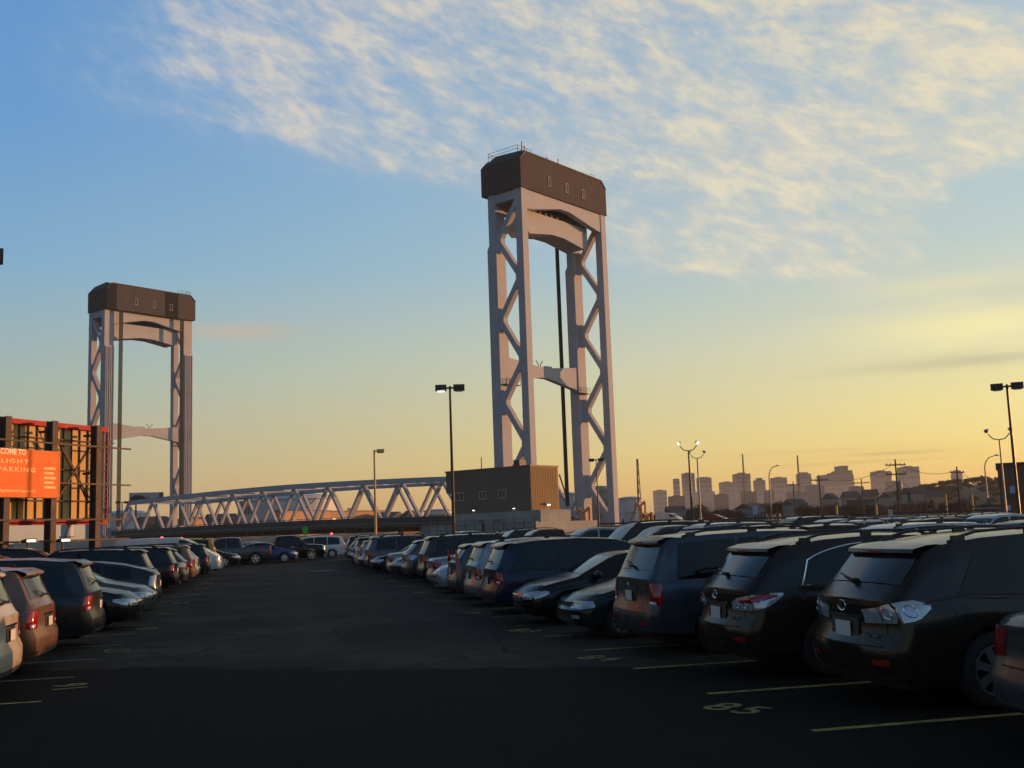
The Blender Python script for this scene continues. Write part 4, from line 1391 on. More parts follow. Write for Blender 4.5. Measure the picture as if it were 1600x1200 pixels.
# creek under the span
wm = bpy.data.materials.new('creek_water')
wm.use_nodes = True
T = NT(wm.node_tree)
b_ = wm.node_tree.nodes['Principled BSDF']
b_.inputs['Base Color'].default_value = (0.02, 0.03, 0.03, 1)
b_.inputs['Roughness'].default_value = 0.12
t_ = T.n('ShaderNodeTexCoord')
nz_ = T.n('ShaderNodeTexNoise', inp={'Vector': t_.outputs['Object'], 'Scale': 1.2, 'Detail': 4.0})
bp_ = T.n('ShaderNodeBump', inp={'Strength': 0.5, 'Distance': 0.2, 'Height': nz_.outputs[0]})
T.link(bp_.outputs[0], b_.inputs['Normal'])
cr = MB()
cr.add([BP(-260, 22, -0.03), BP(400, 22, -0.03), BP(400, 118, -0.03), BP(-260, 118, -0.03)], [(0, 1, 2, 3)])
tag(cr.build('creek', wm), kind='structure')

# road embankments on both sides of the span
def bank(name, b0, b1, a0, a1, ztop, mat, sl=5.0):
    m = MB()
    m.hexa([BP(a0 - sl, b0, -0.06), BP(a1 + sl, b0, -0.06), BP(a1 + sl, b1, -0.06), BP(a0 - sl, b1, -0.06),
            BP(a0, b0, ztop), BP(a1, b0, ztop), BP(a1, b1, ztop), BP(a0, b1, ztop)])
    return tag(m.build(name, mat), kind='structure')
bank('road_embankment', -420, -1.2, -4, 31, 1.66, earth)
bank('road_embankment', TL + TB + 1.2, 520, -4, 31, 2.2, earth)
road_m = pmat('road_asphalt', (0.06, 0.06, 0.06), rough=0.9, vscale=0.5)
rd = MB()
for b0, b1, z in ((-420, -1.2, 1.672), (TL + TB + 1.2, 520, 2.212)):
    rd.add([BP(1, b0, z), BP(25, b0, z), BP(25, b1, z), BP(1, b1, z)], [(0, 1, 2, 3)])
tag(rd.build('bridge_road', road_m), kind='structure')

# ------------------------------------------------------------------ control house
KA, KB = -21.5, -16.9
kc = BP(KA + 3.3, KB + 8.4)
ch_ = thing('bridge_control_house', 'flat roofed control house with dark side and sunlit tan end, before the nearer lift tower', 'building', kc)
PK = PF(BP(KA, KB) - kc, WV, U)
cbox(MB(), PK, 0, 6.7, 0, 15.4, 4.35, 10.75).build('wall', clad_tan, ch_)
cbox(MB(), PK, 0.02, 6.68, 15.4, 16.95, 7.5, 10.74).build('overhanging_bay', clad_tan, ch_)
wl = [c for c in ch_.children if c.name.startswith('wall')][0]
rb = MB()
k = 0.25
while k < 6.5:
    cbox(rb, PK, k, k + 0.11, -0.07, 0.0, 4.4, 10.6)
    k += 0.42
rb.build('cladding_rib', end_gold, ch_)['kind'] = 'stuff'
cbox(MB(), PK, 0.03, 6.69, -0.03, -0.001, 4.38, 10.7).build('end_sheet', end_gold, ch_)  # end face and its ribs coloured more golden than the other walls
rb = MB()
k = 0.3
while k < 15.2:
    cbox(rb, PK, -0.05, 0.0, k, k + 0.10, 4.4, 10.6)
    k += 0.42
rb.build('cladding_rib', clad_tan, ch_)['kind'] = 'stuff'
cp = MB()
cbox(cp, PK, -0.12, 6.82, -0.12, 17.05, 10.76, 10.98)
cp.build('roof_coping', pmat('brown_coping', (0.10, 0.08, 0.065)), ch_)
bs = MB()
cbox(bs, PK, 0.1, 7.4, -1.6, 15.2, -0.05, 4.34)
bs.build('concrete_base', concrete, ch_)
for b0 in (3.9, 4.0):
    pass
for bc in (6.6, 9.9):
    dr = cbox(MB(), PK, 0.04, 0.14, bc - 0.6, bc + 0.6, 0.9, 3.2).build('base_door', pmat('grey_door', (0.12, 0.13, 0.13)), ch_)
for (bc, w_) in ((5.4, 1.5), (9.3, 1.5), (14.1, 1.9)):
    f = MB()
    for (b0, b1, z0, z1) in ((bc - w_ / 2, bc + w_ / 2, 6.25, 6.42), (bc - w_ / 2, bc + w_ / 2, 7.45, 7.58), (bc - w_ / 2, bc - w_ / 2 + 0.13, 6.42, 7.45),
                             (bc + w_ / 2 - 0.13, bc + w_ / 2, 6.42, 7.45), (bc - 0.06, bc + 0.06, 6.42, 7.45)):
        cbox(f, PK, -0.12, -0.052, b0, b1, z0, z1)
    wn_ = f.build('window', frame_m, ch_)
    cbox(MB(), PK, -0.09, -0.055, bc - w_ / 2 + 0.13, bc - 0.06, 6.42, 7.45).build('pane', glass_far, wn_)
    cbox(MB(), PK, -0.09, -0.055, bc + 0.06, bc + w_ / 2 - 0.13, 6.42, 7.45).build('pane', glass_far, wn_)
lamp_glow = pmat('lit_wall_lamp', (0.8, 0.8, 0.75), emit=(1.0, 0.95, 0.75), estr=4.0)
for bc in (3.2, 11.2):
    w1 = cbox(MB(), PK, -0.35, -0.052, bc - 0.18, bc + 0.18, 4.75, 5.0).build('wall_lamp', dark_steel, ch_)
    cbox(MB(), PK, -0.30, -0.10, bc - 0.12, bc + 0.12, 4.66, 4.745).build('lit_lens', lamp_glow, w1)
w1 = cbox(MB(), PK, 2.8, 4.0, -0.5, -0.08, 5.15, 5.35).build('wall_lamp', dark_steel, ch_)
cbox(MB(), PK, 3.7, 4.0, -0.45, -0.12, 5.02, 5.145).build('lit_lens', lamp_glow, w1)
rv = MB()
cbox(rv, PK, 3.0, 4.6, 4.4, 5.6, 10.98, 12.1)
rv.build('roof_unit', dark_steel, ch_)
MB().tube([PK(2.0, 11.2, 10.98), PK(2.0, 11.2, 12.9)], 0.08, 6).build('roof_mast', dark_steel, ch_)
# concrete wall in front of the house and along the bank, with a chain fence
rw = thing('concrete_wall', 'long low grey concrete retaining wall under the control house, behind the parked cars', 'wall', BP(-12, -4))
PR = PF(C1 - BP(-12, -4), WV, U)
m = MB()
cbox(m, PR, -23.2, -22.7, -19, 4, -0.05, 2.7)
m.build('wall_panel', concrete, rw)
m = MB()
cbox(m, PR, -22.65, -8.0, -19, -18.6, -0.05, 2.6)
m.build('wall_panel', concrete, rw)
m = MB()
for k in range(13):
    b = -19 + 23 * k / 12
    m.bar(PR(-23.6, b, 0), PR(-23.6, b, 3.2), 0.09)
for zz in (1.8, 2.5, 3.15):
    m.bar(PR(-23.6, -19, zz), PR(-23.6, 4, zz), 0.05)
m.build('fence_rail', dark_steel, rw)['kind'] = 'stuff'

# low fence and guardrail along the near edge of the embankment
gr = thing('guardrail', 'long dark steel guardrail along the bridge approach road, above the rows of parked cars', 'guardrail', BP(-3, -100, 1.66))
PG = PF(C1 - BP(-3, -100, 1.66), WV, U)
m = MB()
m.bar(PG(-3, -300, 2.0), PG(-3, -2, 2.0), 0.12, 0.26)
m.build('rail', pmat('weathered_rail', (0.05, 0.045, 0.04), rough=0.8), gr)
m = MB()
for k in range(75):
    b = -300 + 298 * k / 74
    m.bar(PG(-2.85, b, 1.6), PG(-2.85, b, 2.1), 0.14)
m.build('post', dark_steel, gr)['kind'] = 'stuff'

# ------------------------------------------------------------------ air: skyline, tanks, houses, trees
def hz(px):
    return 825 - (px - 800) * 0.0349

FW = Vector((sin(YAW), cos(YAW), 0))
def frame_at(px, dist):
    """base point on the ground and unit vectors (to the right, away) for something seen at px and a given distance"""
    d = ray(px, hz(px))
    d.z = 0
    d.normalize()
    p = d * dist
    return p, Vector((d.y, -d.x, 0)), d

def top_z(px, py, dist):
    return far(px, py, dist).z

sky_m = [pmat('hazy_tower_grey', (0.12, 0.12, 0.125), rough=0.7, vscale=0.02), pmat('hazy_tower_blue', (0.14, 0.15, 0.165), rough=0.6, vscale=0.02),
         pmat('hazy_tower_brown', (0.10, 0.085, 0.075), rough=0.8, vscale=0.02)]
win_m = pmat('dim_window_band', (0.05, 0.055, 0.06), rough=0.3)

def city_block(x0, x1, ytop, dist, label, mi=0, steps=(), depth=None, turn=0.35, bands=True, base=0.0, name='office_tower', cat='tower block'):
    xm = (x0 + x1) / 2
    p, r, d = frame_at(xm, dist)
    w = (x1 - x0) / FPX * dist
    z = top_z(xm, ytop, dist)
    dp = depth or w * 0.8
    # the block is turned a little so that two faces show
    ca, sa = cos(turn), sin(turn)
    k = 1 / (ca + sa * dp / w)
    w2, dp2 = w * k, dp * k
    rz = math.atan2(r.y, r.x) + turn
    root = thing(name, label, cat, p + d * dp * 0.5, rz)
    MB().box(-w2 / 2, w2 / 2, -dp2 / 2, dp2 / 2, base - 5, z).build('wall', sky_m[mi], root)
    for (f0, f1, yt) in steps:
        zz = top_z(xm, yt, dist)
        MB().box(-w2 / 2 + w2 * f0, -w2 / 2 + w2 * f1, -dp2 * 0.4, dp2 * 0.4, z - 1, zz).build('upper_storey', sky_m[mi], root)
    if bands:
        bm_ = MB()
        n = max(3, int((z - base) / 14))
        for i in range(1, n):
            zz = base + (z - base) * i / n
            bm_.box(-w2 / 2 - 0.5, w2 / 2 + 0.5, -dp2 / 2 - 0.5, dp2 / 2 + 0.5, zz, zz + (z - base) / n * 0.35)
        bm_.build('window_band', win_m, root)['kind'] = 'stuff'
    MB().box(-w2 * 0.22, w2 * 0.2, -dp2 * 0.2, dp2 * 0.2, z - 1, z + w * 0.05).build('roof_plant', sky_m[2], root)
    return root

D = 3300
city_block(1023, 1044, 766, D, 'squat grey city block at the left end of the hazy skyline', 1)
city_block(1055, 1065, 748, D, 'slim pale tower, first tall one from the left in the skyline', 1)
city_block(1069, 1089, 739, D + 200, 'tall dark grey tower behind the two floodlit lamp poles', 0)
city_block(1092, 1115, 746, D, 'broad tower just right of the twin floodlight poles', 1, steps=((0.1, 0.8, 745),))
city_block(1086, 1119, 768, D - 300, 'low wide block at the foot of the broad tower by the lamp poles', 0)
city_block(1127, 1150, 753, D, 'flat roofed mid height block left of the tower with a mast', 0)
city_block(1149, 1176, 740, D + 100, 'tall square tower under the thin mast', 0, steps=((0.3, 0.7, 738),))
city_block(1181, 1199, 750, D, 'peaked roof tower between two flat roofed blocks', 2, steps=((0.25, 0.75, 746.5),))
city_block(1208, 1233, 746, D, 'square block behind the curved street lamp', 0)
city_block(1228, 1252, 757, D - 200, 'low grey block in the middle of the skyline', 0)
city_block(1249, 1271, 740, D, 'tall tower with sloped top corners under the second thin mast', 0, steps=((0.2, 0.8, 737.5),))
city_block(1282, 1336, 741, D - 300, 'widest block of the skyline with a square tower on its roof', 0, steps=((0.5, 1.0, 735), (0.62, 0.86, 727.5)))
city_block(1366, 1396, 736, D - 500, 'boxy grey tower left of the pale glass tower', 0)
city_block(1409, 1440, 729, D - 500, 'pale blue glass tower, the brightest of the skyline', 1)
# domed round tower
p, r, d = frame_at(1500.5, 2400)
t = thing('domed_tower', 'small round topped tower standing alone above the wooded hill', 'tower', p)
w = 17 / FPX * 2400 / 2
zt = top_z(1500, 734, 2400)
MB().lathe([(w, -5), (w, zt - 10), (w * 0.85, zt - 5), (w * 0.5, zt - 1), (0.3, zt)], 20).build('wall', sky_m[1], t, 40)
MB().lathe([(w + 0.4, zt - 16), (w + 0.4, zt - 14)], 20).build('cornice', sky_m[2], t)
# low filler of the city base, many small roofs: individually visible ones as things
random.seed(21)
lows = [(1046, 1072, 775), (1118, 1140, 772), (1160, 1184, 768), (1196, 1212, 766), (1232, 1262, 768), (1262, 1290, 758), (1330, 1352, 760), (1346, 1372, 768), (1388, 1412, 752), (1436, 1462, 764)]
names_ = ['left of the slim pale tower', 'left of the tower with a mast', 'under the masted tower', 'beside the peaked roof tower', 'below the curved street lamp',
          'left of the widest block', 'right of the widest block', 'left of the boxy grey tower', 'between the boxy tower and glass tower', 'right of the pale glass tower']
for (x0, x1, yt), nn in zip(lows, names_):
    city_block(x0, x1, yt, 1500 + random.uniform(-150, 200), 'low hazy grey building %s' % nn, random.choice((0, 2)), name='low_building', cat='building', bands=False, depth=18)

# masts
def mast(px, ytop, dist, label, ybase=None, lattice=True, w=1.2):
    p, r, d = frame_at(px, dist)
    z = top_z(px, ytop, dist)
    t = thing('lattice_mast', label, 'radio mast', p)
    m = MB()
    for k in range(3):
        a = 2 * pi * k / 3
        o = Vector((cos(a), sin(a), 0)) * w * 0.5
        m.bar(o * 1.3, o * 0.35 + Vector((0, 0, z)), w * 0.16)
    n = int(z / (w * 2.2))
    for i in range(n):
        z0, z1 = z * i / n, z * (i + 1) / n
        f0, f1 = 1.3 - 0.95 * i / n, 1.3 - 0.95 * (i + 1) / n
        for k in range(3):
            a, b = 2 * pi * k / 3, 2 * pi * (k + 1) / 3
            m.bar(Vector((cos(a), sin(a), 0)) * w * .5 * f0 + Vector((0, 0, z0)), Vector((cos(b), sin(b), 0)) * w * .5 * f1 + Vector((0, 0, z1)), w * 0.09)
    m.build('lattice', pmat('mast_steel', (0.22, 0.17, 0.13)), t)
    MB().box(-1.5, 1.5, -1.5, 1.5, 0, 2.2).build('base_hut', concrete, t)
    return t
mast(1000.5, 717, 240, 'thin lattice mast just right of the nearer lift tower', w=0.9)
mast(1166.5, 709, 900, 'thin mast rising over the masted square tower', w=2.0)
mast(1252.5, 711, 900, 'thin mast rising above the skyline tower with sloped top corners', w=2.0)

# storage tanks beyond the creek
tank_w = pmat('pale_blue_tank_paint', (0.50, 0.53, 0.56), rough=0.6, base2=(0.40, 0.42, 0.44), vscale=0.1)
tank_g = pmat('grey_tank_paint', (0.24, 0.225, 0.21), rough=0.7, vscale=0.1)
def tank(x0, x1, ytop, dist, label, mat, dome=0.12, base=0):
    xm = (x0 + x1) / 2
    p, r, d = frame_at(xm, dist)
    w = (x1 - x0) / FPX * dist / 2
    z = top_z(xm, ytop, dist)
    t = thing('storage_tank', label, 'storage tank', p + d * w)
    MB().lathe([(w, base - 2), (w, z), (w - 0.15, z + 0.02)], 48).build('shell', mat, t, 30)
    pr = [(w - 0.2, z)]
    for k in range(1, 7):
        a = k / 6 * pi / 2
        pr.append((max(0.05, (w - 0.2) * cos(a)), z + dome * w * sin(a)))
    MB().lathe(pr, 48).build('domed_roof', mat, t, 40)
    m = MB()
    for zz in (z - 0.3, z * 0.5):
        m.lathe([(w + 0.02, zz), (w + 0.3, zz), (w + 0.3, zz + 0.3), (w + 0.02, zz + 0.3)], 48)
    m.build('ring_girder', tank_g, t)['kind'] = 'stuff'
    m = MB()
    for k in range(10):
        a0, a1 = -2.2 + k * 0.11, -2.2 + (k + 1) * 0.11
        m.bar((cos(a0) * (w + 0.6), sin(a0) * (w + 0.6), z * k / 10), (cos(a1) * (w + 0.6), sin(a1) * (w + 0.6), z * (k + 1) / 10), 0.5, 0.25)
    m.build('spiral_stair', dark_steel, t)
    return t
tank(395, 527, 779, 430, 'largest pale storage tank, seen through the truss span with its right edge sunlit', tank_w, 0.16)
tank(384, 440, 783, 520, 'lower pale tank to the left of the largest storage tank', tank_w, 0.25)
tank(663, 706, 797, 470, 'small pale tank seen through the truss beside the control house', tank_w, 0.1)
tank(871, 908, 772, 330, 'pale tank with sunlit right edge between control house and nearer lift tower leg', tank_w, 0.2)
tank(917, 963, 766, 380, 'tan domed tank seen between the legs of the nearer lift tower', tank_g, 0.35)
tank(968, 1004, 778, 400, 'pale flat tank right of the nearer lift tower', tank_w, 0.15)
tank(166, 230, 803, 520, 'pale blue tank at the left foot of the farther lift tower', tank_w, 0.2)
tank(96, 113, 817, 250, 'narrow sunlit white tank under the billboard', tank_w, 0.2)

# far sheds and lit buildings beyond the creek
shed_o = pmat('ochre_render', (0.42, 0.25, 0.13), rough=0.85, base2=(0.30, 0.18, 0.10), vscale=0.1)
shed_g = pmat('grey_render', (0.24, 0.235, 0.22), rough=0.85, vscale=0.1)
shed_r = pmat('brown_brick', (0.16, 0.07, 0.045), rough=0.85, vscale=0.3)
shed_d = pmat('dark_shed_steel', (0.07, 0.065, 0.06), rough=0.7, vscale=0.3)
def building(x0, x1, ytop, dist, label, mat, roof=0.0, floors=1, depth=12.0, turn=0.5, nwin=6, name='low_building', base=0.0, cat='building'):
    xm = (x0 + x1) / 2
    p, r, d = frame_at(xm, dist)
    w = (x1 - x0) / FPX * dist
    z = top_z(xm, ytop, dist) - base
    rz = math.atan2(r.y, r.x) + turn
    w = max(2.0, (w - depth * abs(sin(turn))) / cos(turn))
    t = thing(name, label, cat, p + d * depth * 0.6 + Vector((0, 0, base)), rz)
    hw, hd = w / 2, depth / 2
    zw = z if roof == 0 else z * (1 - roof)
    MB().box(-hw, hw, -hd, hd, -3, zw).build('wall', mat, t)
    rfm = pmat('tar_roof', (0.05, 0.048, 0.045), rough=0.9)
    if roof:
        MB().prism([(-hw - 0.3, -hd - 0.3, zw), (-hw - 0.3, hd + 0.3, zw), (-hw - 0.3, 0, z)], (w + 0.6, 0, 0)).build('roof', rfm, t)
    else:
        MB().box(-hw - 0.15, hw + 0.15, -hd - 0.15, hd + 0.15, zw + 0.01, zw + 0.3).build('roof', rfm, t)
        MB().box(-hw * 0.3, -hw * 0.1, -1, 1, zw + 0.3, zw + 1.3).build('roof_vent', shed_d, t)
    fh = zw / floors
    for fl in range(floors):
        for i in range(nwin):
            x = -hw + w * (i + 0.5) / nwin
            ww = w / nwin * 0.28
            wi = MB().box(x - ww, x + ww, -hd - 0.08, -hd - 0.01, fl * fh + fh * 0.35, fl * fh + fh * 0.75).build('window', win_m, t)
        for i in range(2):
            y = -hd + depth * (i + 0.5) / 2
            MB().box(hw + 0.01, hw + 0.08, y - 1, y + 1, fl * fh + fh * 0.35, fl * fh + fh * 0.75).build('window', win_m, t)
    return t
building(437, 512, 797, 360, 'long low ochre building with sunlit wall seen through the truss span', shed_o, depth=30, turn=-0.6, nwin=8)
building(512, 582, 797, 380, 'sunlit ochre warehouse right of the long ochre building behind the truss', shed_o, 0, 1, 40, -0.7, 8)
building(585, 634, 799, 400, 'grey long shed behind the sunlit lamp pole and truss', shed_g, 0.2, 1, 16, -0.3, 5)
building(629, 653, 797, 330, 'small brick building with brown roof behind the right part of the truss', shed_r, 0.3, 1, 12, -0.5, 3)
building(372, 396, 783, 480, 'pale boxy building beside the low tank behind the truss', shed_g, 0, 2, 12, 0.2, 3)
building(320, 372, 802, 420, 'dark low works building behind the middle of the truss', shed_d, 0.2, 1, 14, 0.2, 5)
building(215, 262, 806, 420, 'dark grey shed behind the left end of the truss', shed_d, 0.1, 1, 14, 0.2, 5)
building(285, 322, 806, 460, 'ochre shed between the farther lift tower and the dark works building', shed_o, 0.1, 1, 24, -0.6, 4)
building(560, 588, 803, 520, 'pale long depot seen between diagonals left of the sunlit lamp pole', shed_g, 0, 1, 14, 0.2, 5)

# far bank, dark quay and a rail car line below the span
def slab(name, x0, x1, ytop, dist, mat, label, cat, depth=3.0, zb=0.0, ybase=None):
    p0, _, d0 = frame_at(x0, dist)
    p1, _, d1 = frame_at(x1, dist)
    z = top_z((x0 + x1) / 2, ytop, dist)
    m = MB()
    off = d0 * depth
    m.hexa([p0 + Vector((0, 0, zb)), p1 + Vector((0, 0, zb)), p1 + off + Vector((0, 0, zb)), p0 + off + Vector((0, 0, zb)),
            p0 + Vector((0, 0, z)), p1 + Vector((0, 0, z)), p1 + off + Vector((0, 0, z)), p0 + off + Vector((0, 0, z))])
    o = m.build(name, mat)
    return tag(o, label, cat)
slab('jersey_barrier', 250, 720, 844.0, 118, pmat('pale_barrier_concrete', (0.27, 0.26, 0.24), rough=0.9, base2=(0.17, 0.16, 0.14), vscale=0.4), 'long pale concrete barrier along the end of the lot under the truss span', 'barrier', 0.6)
slab('jersey_barrier', 20, 185, 846, 112, concrete, 'low concrete barrier behind the billboard posts', 'barrier', 0.6)
sand = pmat('sandy_bank', (0.34, 0.20, 0.10), rough=0.95, base2=(0.22, 0.13, 0.07), vscale=0.15, bump=0.3, bscale=1)
bk = MB()
p0, _, _ = frame_at(150, 360)
p1, _, _ = frame_at(900, 330)
for i in range(30):
    pass
rows = []
for j, (dz_, dd) in enumerate(((-0.05, 0), (1.3, 7), (1.9, 16), (2.0, 60))):
    row = []
    for i in range(40):
        f = i / 39
        p = p0 * (1 - f) + p1 * f
        dn = p.normalized()
        row.append(p + dn * dd + Vector((0, 0, dz_ + (0.4 * sin(i * 1.7) if j > 0 else 0))))
    rows.append(row)
bk.grid(rows)
tag(bk.build('far_bank', sand, smooth=60), kind='structure')

# ------------------------------------------------------------------ hill and woods on the right
hillm = pmat('wooded_hill_ground', (0.055, 0.04, 0.028), rough=0.95, base2=(0.03, 0.024, 0.018), vscale=0.05)
hl_ = MB()
rows = []
def hill_h(px):
    prof = [(1220, 0), (1300, 7), (1380, 16), (1440, 22), (1480, 25), (1540, 27), (1600, 27), (1700, 26), (1800, 10), (1860, 0)]
    return lerp_prof(prof, px)
for j in range(9):
    t_ = j / 8
    row = []
    for i in range(60):
        px = 1200 + i * 12
        p, _, d = frame_at(px, 430 + 300 * t_)
        row.append(p + Vector((0, 0, 0.66 * hill_h(px) * sin(min(1.0, t_ * 1.25) * pi / 2) * (1 if t_ < 0.9 else 0.4) + 1.2 * sin(i * 0.9 + j) - 0.1)))
    rows.append(row)
hl_.grid(rows)
tag(hl_.build('hill', hillm, smooth=60), kind='structure')

random.seed(5)
twig = pmat('bare_twigs', (0.060, 0.041, 0.028), rough=0.9)
bark = pmat('tree_bark', (0.055, 0.042, 0.032), rough=0.95)
ever = pmat('evergreen_needles', (0.020, 0.032, 0.016), rough=0.85, base2=(0.010, 0.018, 0.010))
def tree_meshes(seed, kind='bare'):
    rnd = random.Random(seed)
    tr = MB()
    cr_ = MB()
    if kind == 'conifer':
        tr.tube([(0, 0, 0), (0, 0, 9)], [0.22, 0.04], 6)
        for i in range(520):
            z = 1 + 8.6 * (i / 520)
            rad = (1 - i / 520) ** 0.8 * 2.3 * rnd.uniform(0.45, 1.05)
            a = rnd.uniform(0, 2 * pi)
            c = Vector((cos(a) * rad, sin(a) * rad, z))
            s_ = rnd.uniform(0.25, 0.5)
            t1 = Vector((cos(a), sin(a), -0.4)) * s_
            t2 = Vector((-sin(a), cos(a), 0)) * s_ * 0.5
            cr_.add([c - t2, c + t2, c + t1], [(0, 1, 2)])
        return tr.mesh('trunk', bark, 40), cr_.mesh('crown', ever, None, False)
    h = 9.0
    def grow(p, d, ln, r, lvl):
        q = p + d * ln
        if lvl <= 2:
            tr.tube([p, (p + q) / 2 + Vector((rnd.uniform(-.1, .1), rnd.uniform(-.1, .1), 0)) * ln * 0.3, q], [r, r * 0.8, r * 0.6], 5, False)
        if lvl >= 3:
            for k in range(26):
                f = rnd.uniform(0.0, 1.0)
                c = p + (q - p) * f + Vector((rnd.gauss(0, .35), rnd.gauss(0, .35), rnd.gauss(0, .3)))
                t = Vector((rnd.gauss(0, 1), rnd.gauss(0, 1), rnd.gauss(0.5, .7))).normalized() * rnd.uniform(0.5, 1.2)
                s_ = t.cross(Vector((rnd.gauss(0, 1), rnd.gauss(0, 1), rnd.gauss(0, 1)))).normalized() * 0.075
                cr_.add([c - s_, c + s_, c + t], [(0, 1, 2)])
            return
        n = rnd.choice((3, 4)) if lvl > 0 else 5
        for k in range(n):
            a = 2 * pi * k / n + rnd.uniform(-.5, .5)
            sp_ = rnd.uniform(0.30, 0.75)
            nd = (d + Vector((cos(a) * sp_, sin(a) * sp_, rnd.uniform(-0.1, 0.35)))).normalized()
            grow(p + (q - p) * rnd.uniform(0.65, 1.0), nd, ln * rnd.uniform(0.62, 0.8), r * 0.55, lvl + 1)
    grow(Vector((0, 0, 0)), Vector((0, 0, 1)), 2.3, 0.26, 0)
    return tr.mesh('trunk', bark, 40), cr_.mesh('crown', twig, None, False)
TREES = [tree_meshes(s) for s in range(5)]
CON = [tree_meshes(50, 'conifer'), tree_meshes(51, 'conifer')]
def tree(px, ybase, dist, h, label, group=None, kind=None, wide=1.0, z0=None):
    p, r, d = frame_at(px, dist)
    zz = z0 if z0 is not None else 0.0
    tm, cm = (CON if kind == 'conifer' else TREES)[random.randrange(2 if kind == 'conifer' else 5)]
    t = thing('conifer_tree' if kind == 'conifer' else 'bare_tree', label, 'tree', p + Vector((0, 0, zz)), random.uniform(0, 6), group)
    s_ = h / 9.0
    t.scale = (s_ * wide, s_ * wide, s_)
    put('trunk', tm, t)
    put('crown', cm, t)
    return t
G1 = 'bare trees beyond the rows of cars'
L1 = 'hazy brown leafless tree in the belt below the skyline, beyond the parked cars'
px = 1012
while px < 1440:
    dist = random.uniform(330, 430)
    hgt = {0: 6}.get(0) + random.uniform(0, 3)
    if 1085 < px < 1105: hgt += 2.0
    if 1140 < px < 1235: hgt += 4.0 * (1 - abs(px - 1188) / 60)
    tree(px, 0, dist, hgt, L1, G1, wide=1.5)
    px += random.uniform(7, 13)
G2 = 'bare trees on the hill at the right'
L2 = 'leafless tree on the dark wooded hill at the right, under the evening glow'
for k in range(150):
    px = random.uniform(1392, 1612)
    f = random.random() ** 0.8
    dist = 436 + 240 * f
    zz = 0.66 * hill_h(px) * sin(min(1.0, f * 0.79 * 1.25) * pi / 2)
    tree(px, 0, dist, random.uniform(4.5, 7.5), L2, G2, wide=1.35, z0=zz - 0.6)
G3 = 'bare trees among the houses'
L3 = 'small leafless tree among the houses at the foot of the hill'
for k in range(26):
    px = random.uniform(1255, 1600)
    tree(px, 0, random.uniform(260, 420), random.uniform(5, 8), L3, G3, wide=1.5)
tree(1423, 0, 190, 5.4, 'dark pointed conifer standing alone, taller of the pair beyond the cars', kind='conifer', wide=0.8)
tree(1393, 0, 190, 3.2, 'dark small conifer left of the taller pointed one', kind='conifer', wide=1.4)
tree(1457, 0, 200, 4.0, 'dark rounded conifer, broadest of the evergreens beyond the cars', kind='conifer', wide=1.9)

# houses at the foot of and on the hill
hs = [(1286, 1312, 770, 480, shed_g, 'pale gabled house below the widest skyline block'), (1316, 1346, 767, 500, shed_g, 'grey triple decker house left of the utility poles'),
      (1350, 1374, 764, 520, shed_o, 'small ochre house on the hill foot left of the tall utility pole'), (1376, 1400, 768, 470, shed_g, 'pale house directly left of the tall utility pole'),
      (1412, 1446, 761, 400, shed_g, 'large pale house with rows of windows under the glass tower'), (1446, 1476, 767, 400, shed_o, 'cream house right of the large pale house'),
      (1330, 1362, 783, 300, shed_d, 'dark low garage behind the white parked cars'), (1224, 1262, 779, 320, shed_g, 'pale low shed in the tree belt left of the utility poles'),
      (1040, 1072, 790, 300, shed_g, 'low grey shed behind the white van on the approach road'), (1150, 1196, 786, 330, shed_g, 'long low depot behind the small blue sign')]
for i, (x0, x1, yt, dd, mt, lb) in enumerate(hs):
    building(x0, x1, yt, dd, lb, mt, 0.22 if mt is not shed_d else 0.0, 2 if dd > 400 else 1, 11, 0.5 - 0.2 * (i % 3), 4, name='house' if dd > 400 else 'low_building', cat='house' if dd > 400 else 'building')
building(1528, 1572, 792, 170, 'low pale building with dark doorway at the right end of the lot', shed_g, 0, 1, 6, 0.1, 3)
# big dark building cut by the right edge of the frame
bb = building(1574, 1760, 722, 125, 'big dark flat roofed building at the right edge of the photo', shed_r, 0, 3, 14, 0.05, 7, name='dark_building')
p, r, d = frame_at(1588, 122)
sg_ = thing('wall_sign', 'small pale blue sign board on the dark building at the right edge', 'sign', p + Vector((0, 0, 3.6)), math.atan2(r.y, r.x))
MB().box(-0.42, 0.42, -0.06, 0.02, 0, 0.75).build('board', pmat('pale_blue_sign', (0.30, 0.42, 0.55)), sg_)
MB().box(-0.45, 0.45, 0.02, 0.08, -0.03, 0.78).build('backing_frame', dark_steel, sg_)
MB().box(-0.04, 0.04, 0.02, 0.14, -3.7, 0.0).build('post', dark_steel, sg_)

